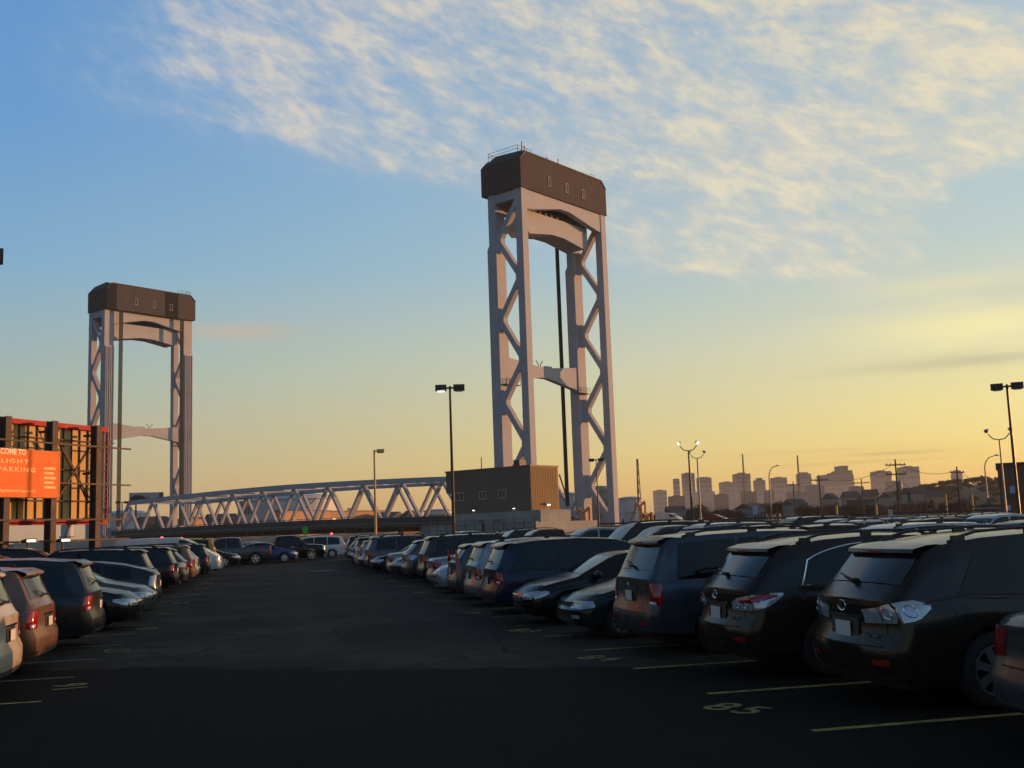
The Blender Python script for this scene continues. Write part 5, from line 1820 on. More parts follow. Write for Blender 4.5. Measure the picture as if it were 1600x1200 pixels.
# ------------------------------------------------------------------ lamp poles and utility poles
pole_d = pmat('dark_bronze_pole', (0.028, 0.024, 0.020), rough=0.5)
pole_g = pmat('galvanised_pole', (0.30, 0.27, 0.24), rough=0.5)
glow_w = pmat('lit_white_lens', (0.9, 0.95, 0.9), emit=(0.85, 1.0, 0.86), estr=1.7)
off_lens = pmat('unlit_lens', (0.25, 0.24, 0.20), rough=0.3)
def pole_at(px, py_base, px_top, ytop, dist, label, kind, lit=(0,), pole=None, r0=0.12, arm=0.75, group=None, face=0.0, cat='street lamp', name='lamp_post'):
    p, r, d = frame_at(px, dist)
    z = top_z(px, ytop, dist)
    t = thing(name, label, cat, p, math.atan2(r.y, r.x) + face, group)
    pm = pole or pole_d
    if kind == 'shoebox':
        MB().tube([(0, 0, 0), (0, 0, z)], [r0, r0 * 0.6], 8).build('pole', pm, t, 40)
        MB().box(-0.3, 0.3, -0.3, 0.3, -0.02, 0.5).build('pole_base', concrete, t)
        for i, s_ in enumerate((-1, 1) if arm > 0 else (1,)):
            A = abs(arm)
            MB().bar((0, 0, z - 0.12), (s_ * A * 0.4, 0, z - 0.10), 0.09).build('arm', pm, t)
            hd = MB()
            x0, x1 = s_ * A * 0.3, s_ * A * 1.28
            w_ = A * 0.34
            xs = sorted((x0, x1))
            hd.hexa([(xs[0], -w_, z - 0.26 + (0.06 if s_ > 0 else 0)), (xs[1], -w_, z - 0.26 + (0.06 if s_ < 0 else 0)), (xs[1], w_, z - 0.26), (xs[0], w_, z - 0.26),
                     (xs[0], -w_, z + 0.06), (xs[1], -w_, z + 0.06), (xs[1], w_, z + 0.06), (xs[0], w_, z + 0.06)])
            h = hd.build('lamp_head', pm, t)
            ln_ = MB().box(xs[0] + 0.1, xs[1] - 0.1, -w_ + 0.08, w_ - 0.08, z - 0.31, z - 0.262)
            ln_.build('lens', glow_w if i in lit else off_lens, h)
    elif kind == 'flood':
        MB().tube([(0, 0, 0), (0, 0, z - 0.9)], [r0, r0 * 0.6], 8).build('pole', pm, t, 40)
        for i, s_ in enumerate((-1, 1)):
            MB().tube([(0, 0, z - 0.95), (s_ * 0.45, 0, z - 0.85), (s_ * 0.8, 0, z - 0.45)], 0.05, 6).build('arm', pm, t, 40)
            hd = MB()
            c = Vector((s_ * 0.85, 0, z - 0.15))
            ax = Vector((s_ * 0.35, -0.86, -0.30)).normalized()
            hd.tube([c - ax * 0.35, c - ax * 0.2, c + ax * 0.05, c + ax * 0.22], [0.05, 0.10, 0.15, 0.165], 14)
            h = hd.build('lamp_head', pm, t, 35)
            MB().tube([c + ax * 0.225, c + ax * 0.25], [0.15, 0.13], 14).build('lens', glow_w if i in lit else off_lens, h, 35)
    elif kind == 'cobra':
        MB().tube([(0, 0, 0), (0, 0, z * 0.82), (0.25, 0, z * 0.90), (1.0, 0, z * 0.97), (2.4, 0, z)], [r0, r0 * .7, r0 * .6, r0 * .5, r0 * .45], 8).build('pole', pm, t, 40)
        h = MB().tube([(2.2, 0, z), (2.5, 0, z + 0.05), (3.1, 0, z)], [0.08, 0.18, 0.08], 8).build('lamp_head', pm, t, 40)
        MB().box(2.4, 3.0, -0.1, 0.1, z - 0.14, z - 0.08).build('lens', off_lens, h)
    return t
pole_at(709, 836, 0, 603, 58, 'dark pole with two flat box heads, the left one lit, before the control house', 'shoebox', (0,), arm=0.62, r0=0.10)
pole_at(587, 836, 0, 703, 105, 'sunlit single headed lamp pole standing before the truss span', 'shoebox', (), pole=pmat('tan_pole', (0.62, 0.38, 0.14)), arm=-0.75, r0=0.14)
pole_at(1592, 800, 0, 599, 62, 'tall dark pole with two flat box heads at the right edge', 'shoebox', (), arm=0.62, r0=0.10)
pole_at(1082, 812, 0, 689, 105, 'pole with two lit round floodlights, left of a matching unlit pole', 'flood', (0, 1), pole=pole_d, r0=0.13)
pole_at(1095, 812, 0, 704, 135, 'pole with two unlit floodlights beside the lit floodlight pole', 'flood', (), pole=pole_g, r0=0.13)
pole_at(1572, 800, 0, 668, 95, 'slim pole with two unlit floodlights near the tall right edge pole', 'flood', (), pole=pole_g, r0=0.10)
pole_at(936, 820, 0, 717, 130, 'dark pole with two flat box heads before the leg of the nearer lift tower', 'shoebox', (), arm=0.70, r0=0.10)
pole_at(1206, 800, 0, 728, 330, 'curved arm street lamp standing in the tree belt', 'cobra', (), pole=pole_g, r0=0.25, name='street_lamp')
pole_at(1545, 800, 0, 712, 260, 'plain grey street lamp left of the slim floodlight pole', 'cobra', (), pole=pole_g, r0=0.2, name='street_lamp')
pole_at(-54, 0, 0, 390, 27, 'brown box lamp head cut by the left edge of the photo', 'shoebox', (), arm=0.46, r0=0.07)
pole_at(190, 850, 0, 784, 190, 'small dark lamp pole at the left end of the truss', 'shoebox', (), arm=0.8, r0=0.12)

wood = pmat('weathered_pole_wood', (0.06, 0.045, 0.035), rough=0.9)
UP = []
def utility(px, ytop, dist, label, arms=1, tf=False, turn=0.5):
    p, r, d = frame_at(px, dist)
    z = top_z(px, ytop, dist)
    t = thing('utility_pole', label, 'utility pole', p, math.atan2(r.y, r.x) + turn)
    MB().tube([(0, 0, 0), (0, 0, z)], [0.15, 0.10], 8).build('pole', wood, t, 40)
    for k in range(arms):
        zz = z - 0.9 - 1.3 * k
        c = MB().box(-1.5, 1.5, -0.07, 0.07, zz, zz + 0.16).build('crossarm', wood, t)
        for x in (-1.35, -0.7, 0.7, 1.35):
            MB().lathe([(0.06, zz + 0.16), (0.08, zz + 0.24), (0.04, zz + 0.36)], 6, 'Z', (x, 0, 0)).build('insulator', dark_steel, c)
    if tf:
        MB().lathe([(0.25, z - 4.2), (0.27, z - 4.1), (0.27, z - 3.2), (0.2, z - 3.1)], 10, 'Z', (0.45, 0, 0)).build('transformer', pole_g, t, 40)
    UP.append((p, z, t))
    return t
utility(1405.5, 717, 160, 'tall wooden utility pole with two crossarms before the pale glass tower', 2, True)
utility(1284, 742, 180, 'dark utility pole at the left foot of the widest skyline block', 1)
utility(1350, 748, 230, 'short utility pole with one crossarm between skyline blocks', 1, False, 0.1)
utility(1501, 729, 170, 'utility pole before the round topped tower', 1, False, 0.9)
utility(1572, 738, 150, 'utility pole with transformer beside the big dark building', 1, True, 0.9)
utility(1243, 752, 260, 'small utility pole in the tree belt under the second mast', 1, False, 0.3)
wire_m = pmat('black_wire', (0.012, 0.012, 0.012), rough=0.7)
def wire(i, j, dz, label, sag=0.9, side=0.0):
    (p, z, _), (q, y, _) = UP[i], UP[j]
    a, b = p + Vector((side, side * .3, z + dz)), q + Vector((side, side * .3, y + dz))
    pts = [a.lerp(b, k / 12) - Vector((0, 0, sag * 4 * (k / 12) * (1 - k / 12))) for k in range(13)]
    tag(MB().tube(pts, 0.030, 4).build('power_line', wire_m), label, 'power line')
wire(0, 3, -0.5, 'upper power line from the tall utility pole to the one at the round tower', 1.0)
wire(0, 3, -3.0, 'lower thick power line right of the tall utility pole', 1.6, 0.4)
wire(1, 0, -0.6, 'upper power line between the left utility pole and the tall one', 1.2)
wire(1, 0, -3.0, 'lower power line between the left utility pole and the tall one', 1.8, 0.4)
wire(3, 4, -0.5, 'power line rising to the pole beside the big dark building', 1.0)
wire(5, 1, -0.6, 'power line between the two leftmost utility poles', 1.0)

# ------------------------------------------------------------------ billboard on the left
BA = Vector((-12.31, 54.08, 0))
BT = Vector((0.566, 0.8244, 0)).normalized()
BN = Vector((0.8244, -0.566, 0))
def bb_hit(px, py, off=0.0):
    o = BA + BN * off
    d = ray(px, py)
    c = Vector((0, 0, H))
    t = BN.dot(o - c) / BN.dot(d)
    q = c + d * t
    return (q - BA).dot(BT), q.z
bbr = thing('billboard', 'tan panelled billboard with red border on brown steel posts, left of the farther lift tower', 'billboard', BA + BT * 1.0)
PB = lambda s, n, z: BA - (BA + BT * 1.0) + BT * s + BN * n + Vector((0, 0, z))
def bbox(s0, s1, n0, n1, z0, z1, mb=None):
    return cbox(mb or MB(), PB, s0, s1, n0, n1, z0, z1)
panel_m = pmat('weathered_tan_panel', (0.60, 0.39, 0.14), rough=0.75, base2=(0.46, 0.30, 0.11), vscale=1.2, stretch=(1, 1, 0.3))
red_m = pmat('red_border_paint', (0.36, 0.008, 0.012), rough=0.6, spec=0.2)
rust = pmat('rust_brown_steel', (0.085, 0.058, 0.042), rough=0.75, base2=(0.055, 0.036, 0.028), vscale=2)
sR, _ = bb_hit(168, 740)
_, zT = bb_hit(80, 660)
_, zB = bb_hit(60, 817)
s = sR - 0.12
k = 0
while s > -9.5:
    w = 0.56
    bbox(s - w + 0.02, s, -0.30, -0.24, zB + 0.18, zT - 0.22).build('panel_board', panel_m, bbr)
    bbox(s - w - 0.005, s - w + 0.030, -0.24, -0.16, zB + 0.18, zT - 0.22).build('batten', rust, bbr)
    s -= w
    k += 1
for z in (zB + 1.05, zB + 2.6, zB + 4.1):
    bbox(-9.5, sR - 0.1, -0.158, -0.10, z, z + 0.06).build('cross_rail', rust, bbr)
bbox(-9.5, sR, -0.45, 0.02, zT - 0.22, zT + 0.02).build('red_top_border', red_m, bbr)
bbox(-9.5, sR, -0.45, 0.02, zB - 0.10, zB + 0.16).build('red_bottom_border', red_m, bbr)
bbox(sR - 0.04, sR, -0.10, 0.02, zB + 0.162, zT - 0.222).build('red_side_border', red_m, bbr)
PX_POST = [(5, 13), (77.5, 87), (146, 157)]
for x0, x1 in PX_POST:
    s0, _ = bb_hit(x0, 740, 0.9)
    s1, _ = bb_hit(x1, 740, 0.9)
    sc = (s0 + s1) / 2
    m = MB()
    cbox(m, PB, sc - 0.17, sc + 0.17, 0.98, 1.02, 0, zT - 0.05)
    cbox(m, PB, sc - 0.17, sc + 0.17, 0.60, 0.64, 0, zT - 0.05)
    cbox(m, PB, sc - 0.015, sc + 0.015, 0.64, 0.98, 0, zT - 0.05)
    m.build('post', rust, bbr)
    for z in (zB + 0.1, zT - 0.6, zB + 2.4):
        bbox(sc - 0.06, sc + 0.06, 0.02, 0.60, z, z + 0.12).build('bracket', rust, bbr)
for sc in (-5.2, -8.6):
    m = MB()
    cbox(m, PB, sc - 0.17, sc + 0.17, 0.60, 1.02, 0, zT - 0.05)
    m.build('post', rust, bbr)
# catwalk rails in front of the posts
for (yy_, over) in ((693, 1.2), (754.5, 1.2), (812, 0.9), (845, 0.3)):
    _, z = bb_hit(90, yy_, 1.1)
    bbox(-9.5, sR + 0.5, 1.03, 1.10, z - 0.04, z + 0.04).build('catwalk_rail', rust, bbr)
for (xa, ya, xb, yb) in ((88, 687, 137, 778), (137, 700, 90, 775), (94, 690, 137, 786)):
    a_ = bb_hit(xa, ya, 0.5)
    b_2 = bb_hit(xb, yb, 0.5)
    MB().bar(PB(a_[0], 0.50 + 0.05 * (xa % 3), a_[1]), PB(b_2[0], 0.50 + 0.05 * (xa % 3), b_2[1]), 0.09).build('cross_brace', rust, bbr)
for q in range(3):
    s0 = -2.2 + q * 2.7
    for ds in (0.45, -0.45):
        MB().bar(PB(s0, -0.12, zT - 1.3), PB(s0 + ds, 0.02, zT - 0.25), 0.05).build('knee_brace', rust, bbr)
sl_ = MB()
m = MB()
for q in range(14):
    z = zB + 0.4 + q * 0.32
    bbox(sR - 0.62, sR - 0.22, 0.25, 0.29, z, z + 0.04, m)
bbox(sR - 0.66, sR - 0.62, 0.25, 0.30, zB, zT - 0.2, m)
bbox(sR - 0.22, sR - 0.18, 0.25, 0.30, zB, zT - 0.2, m)
m.build('ladder', rust, bbr)

# the orange sign fixed across the posts
sL = -2.6
sE, _ = bb_hit(92, 740, 1.2)
_, z1s = bb_hit(0, 699, 1.2)
_, z0s = bb_hit(45, 777, 1.2)
_, zm = bb_hit(45, 703, 1.2)
z1s = zm
osn = thing('orange_sign', 'bright orange WELCOME TO parking sign mounted across the billboard posts', 'sign', BA + BT * sE)
PO = lambda s, n, z: BA - (BA + BT * sE) + BT * s + BN * n + Vector((0, 0, z))
orange = pmat('orange_sign_face', (0.80, 0.165, 0.030), rough=0.6, var=0.04, spec=0.15)
cbox(MB(), PO, sL, sE, 1.14, 1.20, z0s, z1s).build('face', orange, osn)
cbox(MB(), PO, sE, sE + 0.04, 1.12, 1.22, z0s - 0.02, z1s + 0.02).build('edge_trim', pmat('pale_orange_edge', (0.95, 0.3, 0.08)), osn)
cbox(MB(), PO, sL, sE - 0.0, 1.121, 1.139, z0s - 0.03, z1s + 0.03).build('backing', dark_steel, osn)
letter = pmat('pale_sign_lettering', (0.85, 0.62, 0.42), rough=0.5)
letter2 = pmat('faded_sign_lettering', (0.92, 0.36, 0.12), rough=0.5)
def sign_text(txt, px_r, py_base, h_px, mat, spacing=1.0, px_l=None):
    s1, zb_ = bb_hit(px_r, py_base, 1.205)
    _, zt_ = bb_hit(px_r, py_base - h_px, 1.205)
    sz = (zt_ - zb_) / 0.70
    me = text_mesh(txt, sz, 0.004, 'RIGHT', sz * 0.03, spacing)
    # squeeze so the word ends and starts where it does on the board
    xs = [v.co.x for v in me.vertices]
    if px_l is not None:
        s0, _ = bb_hit(px_l, py_base, 1.205)
        f = (s1 - s0) / (max(xs) - min(xs))
    else:
        f = 1.0
    mx = max(xs)
    o_ = PO(0, 0, 0)
    vs = [PO(s1 + (v.co.x - mx) * f, 1.205 + v.co.z, zb_ + v.co.y) for v in me.vertices]
    for v, q in zip(me.vertices, vs):
        v.co = q
    me.materials.append(mat)
    return put('lettering', me, osn)
sign_text('WELCOME TO', 40.5, 711, 8.5, letter, 1.0, -19)
sign_text('PREFLIGHT', 45, 724.5, 6.0, letter2, 1.25, -35)
sign_text('PARKING', 55, 738, 6.5, letter2, 1.25, -4)
sign_text('www.preflightparking.com', 54, 769, 3.6, letter2, 1.0, -36)
for i in range(5):
    ya = 731 + i * 7.4
    s0, z0 = bb_hit(69, ya + 2.5, 1.205)
    s1, z1 = bb_hit(87 - (i % 2) * 3, ya, 1.205)
    cbox(MB(), PO, s0, s1, 1.2, 1.206, z0, z0 + 0.11).build('small_print_line', letter2, osn)

# floodlights under the billboard
for i, (fx, fy, lb) in enumerate(((44, 845, 'left lit floodlight under the billboard, bright green white'), (98, 844, 'right lit floodlight under the billboard, bright green white'))):
    s0, z0 = bb_hit(fx, fy, 1.6)
    c = BA + BT * s0 + BN * 1.6
    t = thing('billboard_floodlight', lb, 'floodlight', c, math.atan2(BT.y, BT.x))
    MB().hexa([(-0.26, -0.15, z0 - 0.06), (0.26, -0.15, z0 - 0.06), (0.26, 0.12, z0 - 0.10), (-0.26, 0.12, z0 - 0.10), (-0.30, -0.18, z0 + 0.10), (0.30, -0.18, z0 + 0.10), (0.30, 0.15, z0 + 0.02), (-0.30, 0.15, z0 + 0.02)]).build('housing', dark_steel, t)
    MB().hexa([(-0.26, -0.215, z0 - 0.05), (0.26, -0.215, z0 - 0.05), (0.26, -0.185, z0 - 0.06), (-0.26, -0.185, z0 - 0.06), (-0.26, -0.215, z0 + 0.04), (0.20, -0.215, z0 + 0.05), (0.20, -0.185, z0 + 0.05), (-0.26, -0.185, z0 + 0.04)]).build('lens', glow_w, t)
    MB().bar((0, 0, 0), (0, 0, z0 - 0.06), 0.08).build('stand', rust, t)

# advertising board beyond the truss on the left
p, r, d = frame_at(228, 300)
z0, z1 = top_z(228, 783, 300), top_z(228, 769.5, 300)
t = thing('roadside_billboard', 'small pale blue billboard with a dark car picture above the left end of the truss', 'billboard', p, math.atan2(r.y, r.x))
w = 48 / FPX * 300 / 2
MB().box(-w, w, -0.2, 0.2, z0, z1).build('face', pmat('pale_blue_board', (0.26, 0.33, 0.40)), t)
MB().box(w - 1.1, w - 0.02, -0.26, -0.21, z0 + 0.05, z1 - 0.05).build('dark_print', dark_steel, t)
cs = MB().prism([(-w + 0.3, -0.26, z0 + 0.1), (-w + 0.3, -0.26, z0 + 1.0), (-w + 1.4, -0.26, z0 + 1.6), (-w + 3.2, -0.26, z0 + 1.5), (-w + 4.4, -0.26, z0 + 0.8), (-w + 4.4, -0.26, z0 + 0.1)], (0, 0.05, 0))
cs.build('printed_car', pmat('black_print', (0.01, 0.01, 0.012)), t)
MB().lathe([(0.45, -0.27), (0.45, -0.21)], 14, 'Y', (-w + 4.8, 0, z0 + 1.0)).build('red_disc', pmat('orange_red_print', (0.6, 0.12, 0.05)), t)
MB().bar((-w * 0.6, 0, 0), (-w * 0.6, 0, z0), 0.4).build('post', dark_steel, t)
MB().bar((w * 0.6, 0, 0), (w * 0.6, 0, z0), 0.4).build('post', dark_steel, t)

# small signs and markers
def small_sign(px, ytop, ybot, dist, wpx, colr, label, name='small_sign', shape='box', postz=0.0):
    p, r, d = frame_at(px, dist)
    z0, z1 = top_z(px, ybot, dist), top_z(px, ytop, dist)
    w = wpx / FPX * dist / 2
    t = thing(name, label, 'sign', p, math.atan2(r.y, r.x))
    if shape == 'box':
        MB().box(-w, w, -0.03, 0.03, z0, z1).build('board', pmat('sign_' + name + str(int(px)), colr, rough=0.5), t)
    else:
        MB().lathe([(w, -0.03), (w, 0.03)], 16, 'Y', (0, 0, (z0 + z1) / 2)).build('board', pmat('sign_' + name + str(int(px)), colr, rough=0.5), t)
    MB().bar((0, 0.07, 0), (0, 0.07, z1 - 0.05), 0.07).build('post', dark_steel, t)
    return t
small_sign(477, 823, 836, 88, 8, (0.02, 0.40, 0.03), 'bright green sign on a dark post under the truss span', 'green_sign')
small_sign(974, 786, 811, 62, 6.5, (0.50, 0.52, 0.56), 'narrow white sign on a dark post before the nearer lift tower', 'white_sign')
small_sign(1181, 791, 804, 130, 7, (0.32, 0.42, 0.62), 'small blue white sign beyond the cars under the skyline', 'blue_sign')
small_sign(1391.5, 796, 808, 100, 6.5, (0.45, 0.46, 0.40), 'small pale notice on a post behind the white parked cars', 'notice_sign')
small_sign(1577, 789, 797, 118, 5, (0.40, 0.50, 0.60), 'tiny pale sign at the foot of the big dark building', 'pale_sign')
small_sign(755, 818, 830, 60, 4, (0.012, 0.012, 0.012), 'small dark square marker rising over the car roofs by the concrete wall', 'dark_marker')
ylw = pmat('yellow_paint', (0.60, 0.30, 0.03), rough=0.6)
for px, yt, dd, lb in ((1370, 789, 150, 'yellow bollard by the pale notice, behind the white cars'), (1308, 789, 160, 'orange yellow bollard left of the yellow one behind the white cars'),
                       (1480, 771, 200, 'tall orange post in front of the dark hill'), (1521, 772, 200, 'second tall orange post, nearer the right edge')):
    p, r, d = frame_at(px, dd)
    t = thing('yellow_bollard', lb, 'bollard', p)
    z = top_z(px, yt, dd)
    MB().lathe([(0.14, 0), (0.14, z - 0.1), (0.08, z)], 12).build('post', ylw, t, 40)
    MB().lathe([(0.15, z * 0.5), (0.15, z * 0.6)], 12).build('band', dark_steel, t)
red_g = pmat('red_signal_lamp', (0.8, 0.03, 0.03), emit=(1.0, 0.06, 0.08), estr=4.0)
for px, py, dd, lb in ((518, 834, 108, 'small red warning lamp on the barrier under the middle of the span'), (284, 841, 110, 'small red warning lamp under the left part of the span'), (253, 840, 111, 'leftmost red warning lamp near the truss end')):
    p, r, d = frame_at(px, dd)
    z = top_z(px, py, dd)
    t = thing('warning_lamp', lb, 'warning lamp', p)
    MB().bar((0, 0, 0), (0, 0, z - 0.1), 0.08).build('stand', dark_steel, t)
    MB().lathe([(0.05, z - 0.1), (0.13, z - 0.03), (0.13, z + 0.04), (0.04, z + 0.1)], 10).build('lens', red_g, t, 40)
# sunlit pipework and machinery at the foot of the nearer tower
orp = pmat('orange_pipe_paint', (0.60, 0.24, 0.06), rough=0.5)
def pipes(px, y0, dd, label, seed):
    rnd = random.Random(seed)
    p, r, d = frame_at(px, dd)
    z = top_z(px, y0, dd)
    t = thing('pipe_stand', label, 'pipes', p, math.atan2(r.y, r.x))
    MB().tube([(-1.3, 0, z - 0.8), (-0.7, 0, z - 0.3), (-0.2, 0, z - 0.9), (0.3, 0, z - 0.6), (0.9, 0, z - 0.1)], 0.25, 8).build('pipe', orp, t, 40)
    MB().tube([(0, 0.2, 0), (0, 0.2, z - 0.7)], 0.35, 8).build('riser', orp, t, 40)
    MB().tube([(0.9, 0, z - 0.1), (0.9, 0.2, z - 1.6), (0.5, 0.2, 0)], 0.2, 8).build('pipe', orp, t, 40)
    return t
pipes(913, 792, 172, 'bright orange bent pipework at the foot of the nearer lift tower', 1)
pipes(1002, 783, 210, 'sunlit orange equipment at the foot of the thin mast', 2)
pipes(1012, 800, 205, 'smaller sunlit orange pipes right of the thin mast', 3)
# crane jib behind the control house
p, r, d = frame_at(886, 420)
t = thing('crane', 'thin dark crane jib leaning behind the tank by the control house', 'crane', p, math.atan2(r.y, r.x))
MB().bar((4, 0, 0), (-2.2, 0, top_z(880, 741, 420)), 0.6).build('jib', dark_steel, t)
MB().box(1.5, 7, -2, 2, 0, 4).build('cab', dark_steel, t)

# ------------------------------------------------------------------ the parked cars
def x_at(px, py, y):
    d = ray(px, py)
    return d.x / d.y * y

ADJ = {'crossover': 'SUV', 'boxy': 'boxy SUV', 'bigsuv': 'large SUV', 'minivan': 'minivan', 'sedan': 'sedan', 'compact': 'small sedan', 'wagon': 'estate car',
       'liftback': 'hatchback', 'pickup': 'pickup', 'cargovan': 'van'}
PARKED = {}
# first row to the right of the aisle: kind, colour, out ('rear' or 'front' toward the aisle), y, px of the far corner, label, variant, spokes
R1 = [
    ('sedan', 'grey', 'rear', 7.35, 1537, 'grey sedan cut by the right edge, rear corner with red lamp showing', None, 7),
    ('crossover', 'brown black', 'rear', 10.05, 1271, 'very dark brown SUV with big clear tail lamps, the nearest whole car at the right', None, 7),
    ('crossover', 'brown black', 'rear', 12.65, 1093, 'very dark SUV with slim red tail lamps, between nearest SUV and slate blue one', 'new', 5),
    ('boxy', 'slate blue', 'rear', 15.35, 966, 'slate blue boxy SUV with upright red tail lamps and roof rails', None, 5),
    ('compact', 'dark green', 'front', 17.95, 873, 'small low dark green sedan parked nose out beside the slate blue boxy SUV', None, 9),
    ('sedan', 'black', 'front', 20.75, 801, 'glossy black sedan parked nose out behind the small dark green sedan', 'chrome', 7),
    ('minivan', 'navy', 'rear', 23.7, 758, 'navy blue minivan with raked rear glass behind the black sedan', None, 7),
    ('minivan', 'silver', 'rear', 26.5, 728, 'silver minivan with red band across its tail, between navy minivan and estate car', 'rails', 7),
    ('wagon', 'grey', 'rear', 29.3, 701, 'grey estate car with tall red lamps running up beside the rear glass', None, 5),
    ('liftback', 'pale silver', 'front', 32.2, 676, 'pale blue silver hatchback parked nose out beside the estate car', None, 5),
    ('sedan', 'silver', 'rear', 35.0, 668, 'silver sedan almost hidden behind the pale hatchback', None, 5),
    ('boxy', 'charcoal', 'rear', 37.7, 655, 'charcoal boxy SUV mostly hidden before the big grey SUV', None, 5),
    ('crossover', 'grey', 'rear', 40.5, 630, 'big rounded grey SUV with red tail lamp, standing out farther into the aisle', 'rails', 5),
    ('sedan', 'charcoal', 'front', 43.6, 611, 'charcoal sedan parked nose out just beyond the big rounded grey SUV', None, 5),
    ('compact', 'silver', 'rear', 46.3, 606, 'small silver sedan tucked between two dark nose out sedans', None, 5),
    ('sedan', 'black', 'front', 49.2, 581, 'black sedan with bright front trim parked nose out midway down the row', 'chrome', 5),
    ('boxy', 'grey', 'rear', 52.2, 572, 'grey boxy SUV with red lamps beyond the midway black sedan', None, 5),
    ('sedan', 'black', 'front', 55.2, 562, 'dark sedan nose out with round bright lamp beyond the grey boxy SUV', None, 5),
    ('wagon', 'silver', 'rear', 58.0, 560, 'silver estate car far down the right hand row', None, 5),
    ('liftback', 'white', 'rear', 60.8, 556, 'white hatchback far down the right hand row', None, 5),
    ('minivan', 'charcoal', 'rear', 63.6, 553, 'charcoal minivan far down the right hand row', None, 5),
    ('sedan', 'red', 'front', 66.4, 549, 'dark red sedan nose out near the far end of the right hand row', None, 5),
    ('crossover', 'black', 'rear', 69.2, 546, 'black SUV near the far end of the right hand row', None, 5),
    ('sedan', 'silver', 'rear', 72.0, 544, 'silver sedan, third from the far end of the right hand row', None, 5),
    ('boxy', 'navy', 'rear', 74.8, 541, 'navy boxy SUV, second from the far end of the right hand row', None, 5),
    ('sedan', 'grey', 'front', 77.6, 540, 'grey sedan closing the far end of the right hand row', None, 5),
]
G_R1 = 'cars parked in the first row right of the aisle'
S1 = [0.97, 0.98, 0.97, 0.95, 0.93, 0.91, 0.91, 0.91, 0.96, 0.94, 0.93]
for i, (kind, colr, out, y, px, lab, var, spk) in enumerate(R1):
    sp = SPECS[kind]
    s_c = S1[i] if i < len(S1) else 0.95
    yf = y + sp['W'] * s_c / 2 * 0.93
    xe = x_at(px, 950 if y < 25 else 890, yf)
    end = xe - 0.08
    x = end + sp['L'] * s_c / 2
    make_car(kind, colr, x, y, (0 if out == 'rear' else 180) + random.uniform(-0.8, 0.8), lab, group=G_R1, variant=var, size=s_c, detail=2 if y < 34 else 1, spokes=spk)

# the row left of the aisle
L1 = [
    ('minivan', 'cream', 'rear', 14.9, 29, 'cream minivan cut by the left edge, its tail lit orange', None, 5),
    ('minivan', 'bronze', 'rear', 17.75, 84, 'copper coloured minivan with clear red lamps, beside the cream one', 'rails', 5),
    ('minivan', 'charcoal', 'rear', 21.3, 158, 'dark grey upright minivan with tall red lamps, third in the left row', None, 5),
    ('sedan', 'black', 'front', 25.0, 221, 'black sedan nose out with bright headlamp in the left row', 'chrome', 5),
    ('sedan', 'grey', 'front', 27.9, 243, 'grey sedan nose out just beyond the black sedan in the left row', 'chrome', 5),
    ('liftback', 'charcoal', 'rear', 31.0, 249, 'charcoal hatchback with pale tail lamps and a split rear window in the left row', None, 5),
    ('boxy', 'black', 'rear', 34.4, 240, 'large black square SUV with tan sunlit tail pillar in the left row', None, 5),
    ('sedan', 'navy', 'rear', 37.4, 246, 'navy sedan hidden beyond the large black SUV', None, 5),
    ('boxy', 'black', 'rear', 40.6, 276, 'black SUV with glowing red lamp beyond the large square SUV', None, 5),
    ('crossover', 'charcoal', 'rear', 43.6, 291, 'charcoal SUV with bright rear glass in the left row', None, 5),
    ('boxy', 'bronze', 'rear', 47.0, 303, 'bronze SUV with sunlit tail in the left row', None, 5),
    ('crossover', 'silver', 'rear', 50.2, 309, 'silver SUV with sunlit tail beyond the bronze one', None, 5),
    ('boxy', 'dark green', 'rear', 54.5, 326, 'dark green SUV just before the white van', None, 5),
    ('cargovan', 'white', 'front', 59.5, 347, 'long white van nose out with tall rounded roof, beyond the left row of SUVs', None, 5),
]
G_L1 = 'cars parked in the row left of the aisle'
S2 = [0.92, 0.89, 0.92, 0.93, 0.93, 0.91, 0.95, 0.93, 0.95]
for i, (kind, colr, out, y, px, lab, var, spk) in enumerate(L1):
    sp = SPECS[kind]
    s_c = S2[i] if i < len(S2) else 0.95
    if kind == 'cargovan':
        s_c = 1.0
    yf = y + sp['W'] * s_c / 2 * 0.93
    xe = x_at(px, 960 if y < 25 else 890, yf)
    end = xe + 0.08
    x = end - sp['L'] * s_c / 2
    c_ = make_car(kind, colr, x, y, (180 if out == 'rear' else 0) + random.uniform(-0.8, 0.8), lab, group=G_L1, variant=var, size=s_c, detail=2 if y < 34 else 1, spokes=spk)
    if kind == 'boxy':
        c_.scale = (s_c, s_c, s_c * 0.97)

# the far end, where the row bends to the right: px of the right hand end, ground line py
FAR = [
    ('bigsuv', 'yellow', 180, 336, 889, 'yellow brown SUV with glowing tail, leftmost at the far end of the aisle'),
    ('sedan', 'black', 0, 375, 886, 'black sedan with sunlit headlamp at the far end, left of the grey pickup'),
    ('pickup', 'grey', 180, 424, 881, 'grey pickup truck with sunlit tailgate at the far end of the aisle'),
    ('liftback', 'silver', 180, 437, 876, 'small hatchback with glowing orange tail just behind the grey pickup'),
    ('sedan', 'blue', 0, 466, 878, 'dark blue sedan nose right, between the grey pickup and the black pickup'),
    ('pickup', 'black', 0, 511, 875, 'black pickup truck with sunlit chrome front at the far end of the aisle'),
    ('minivan', 'white', 180, 541, 871, 'white minivan at the far right end of the aisle'),
]
for kind, colr, hd, px, py, lab in FAR:
    sp = SPECS[kind]
    p = ground(px, py)
    make_car(kind, colr, p.x - sp['L'] / 2, p.y + sp['W'] / 2, hd, lab, group='cars across the far end of the aisle', detail=1)

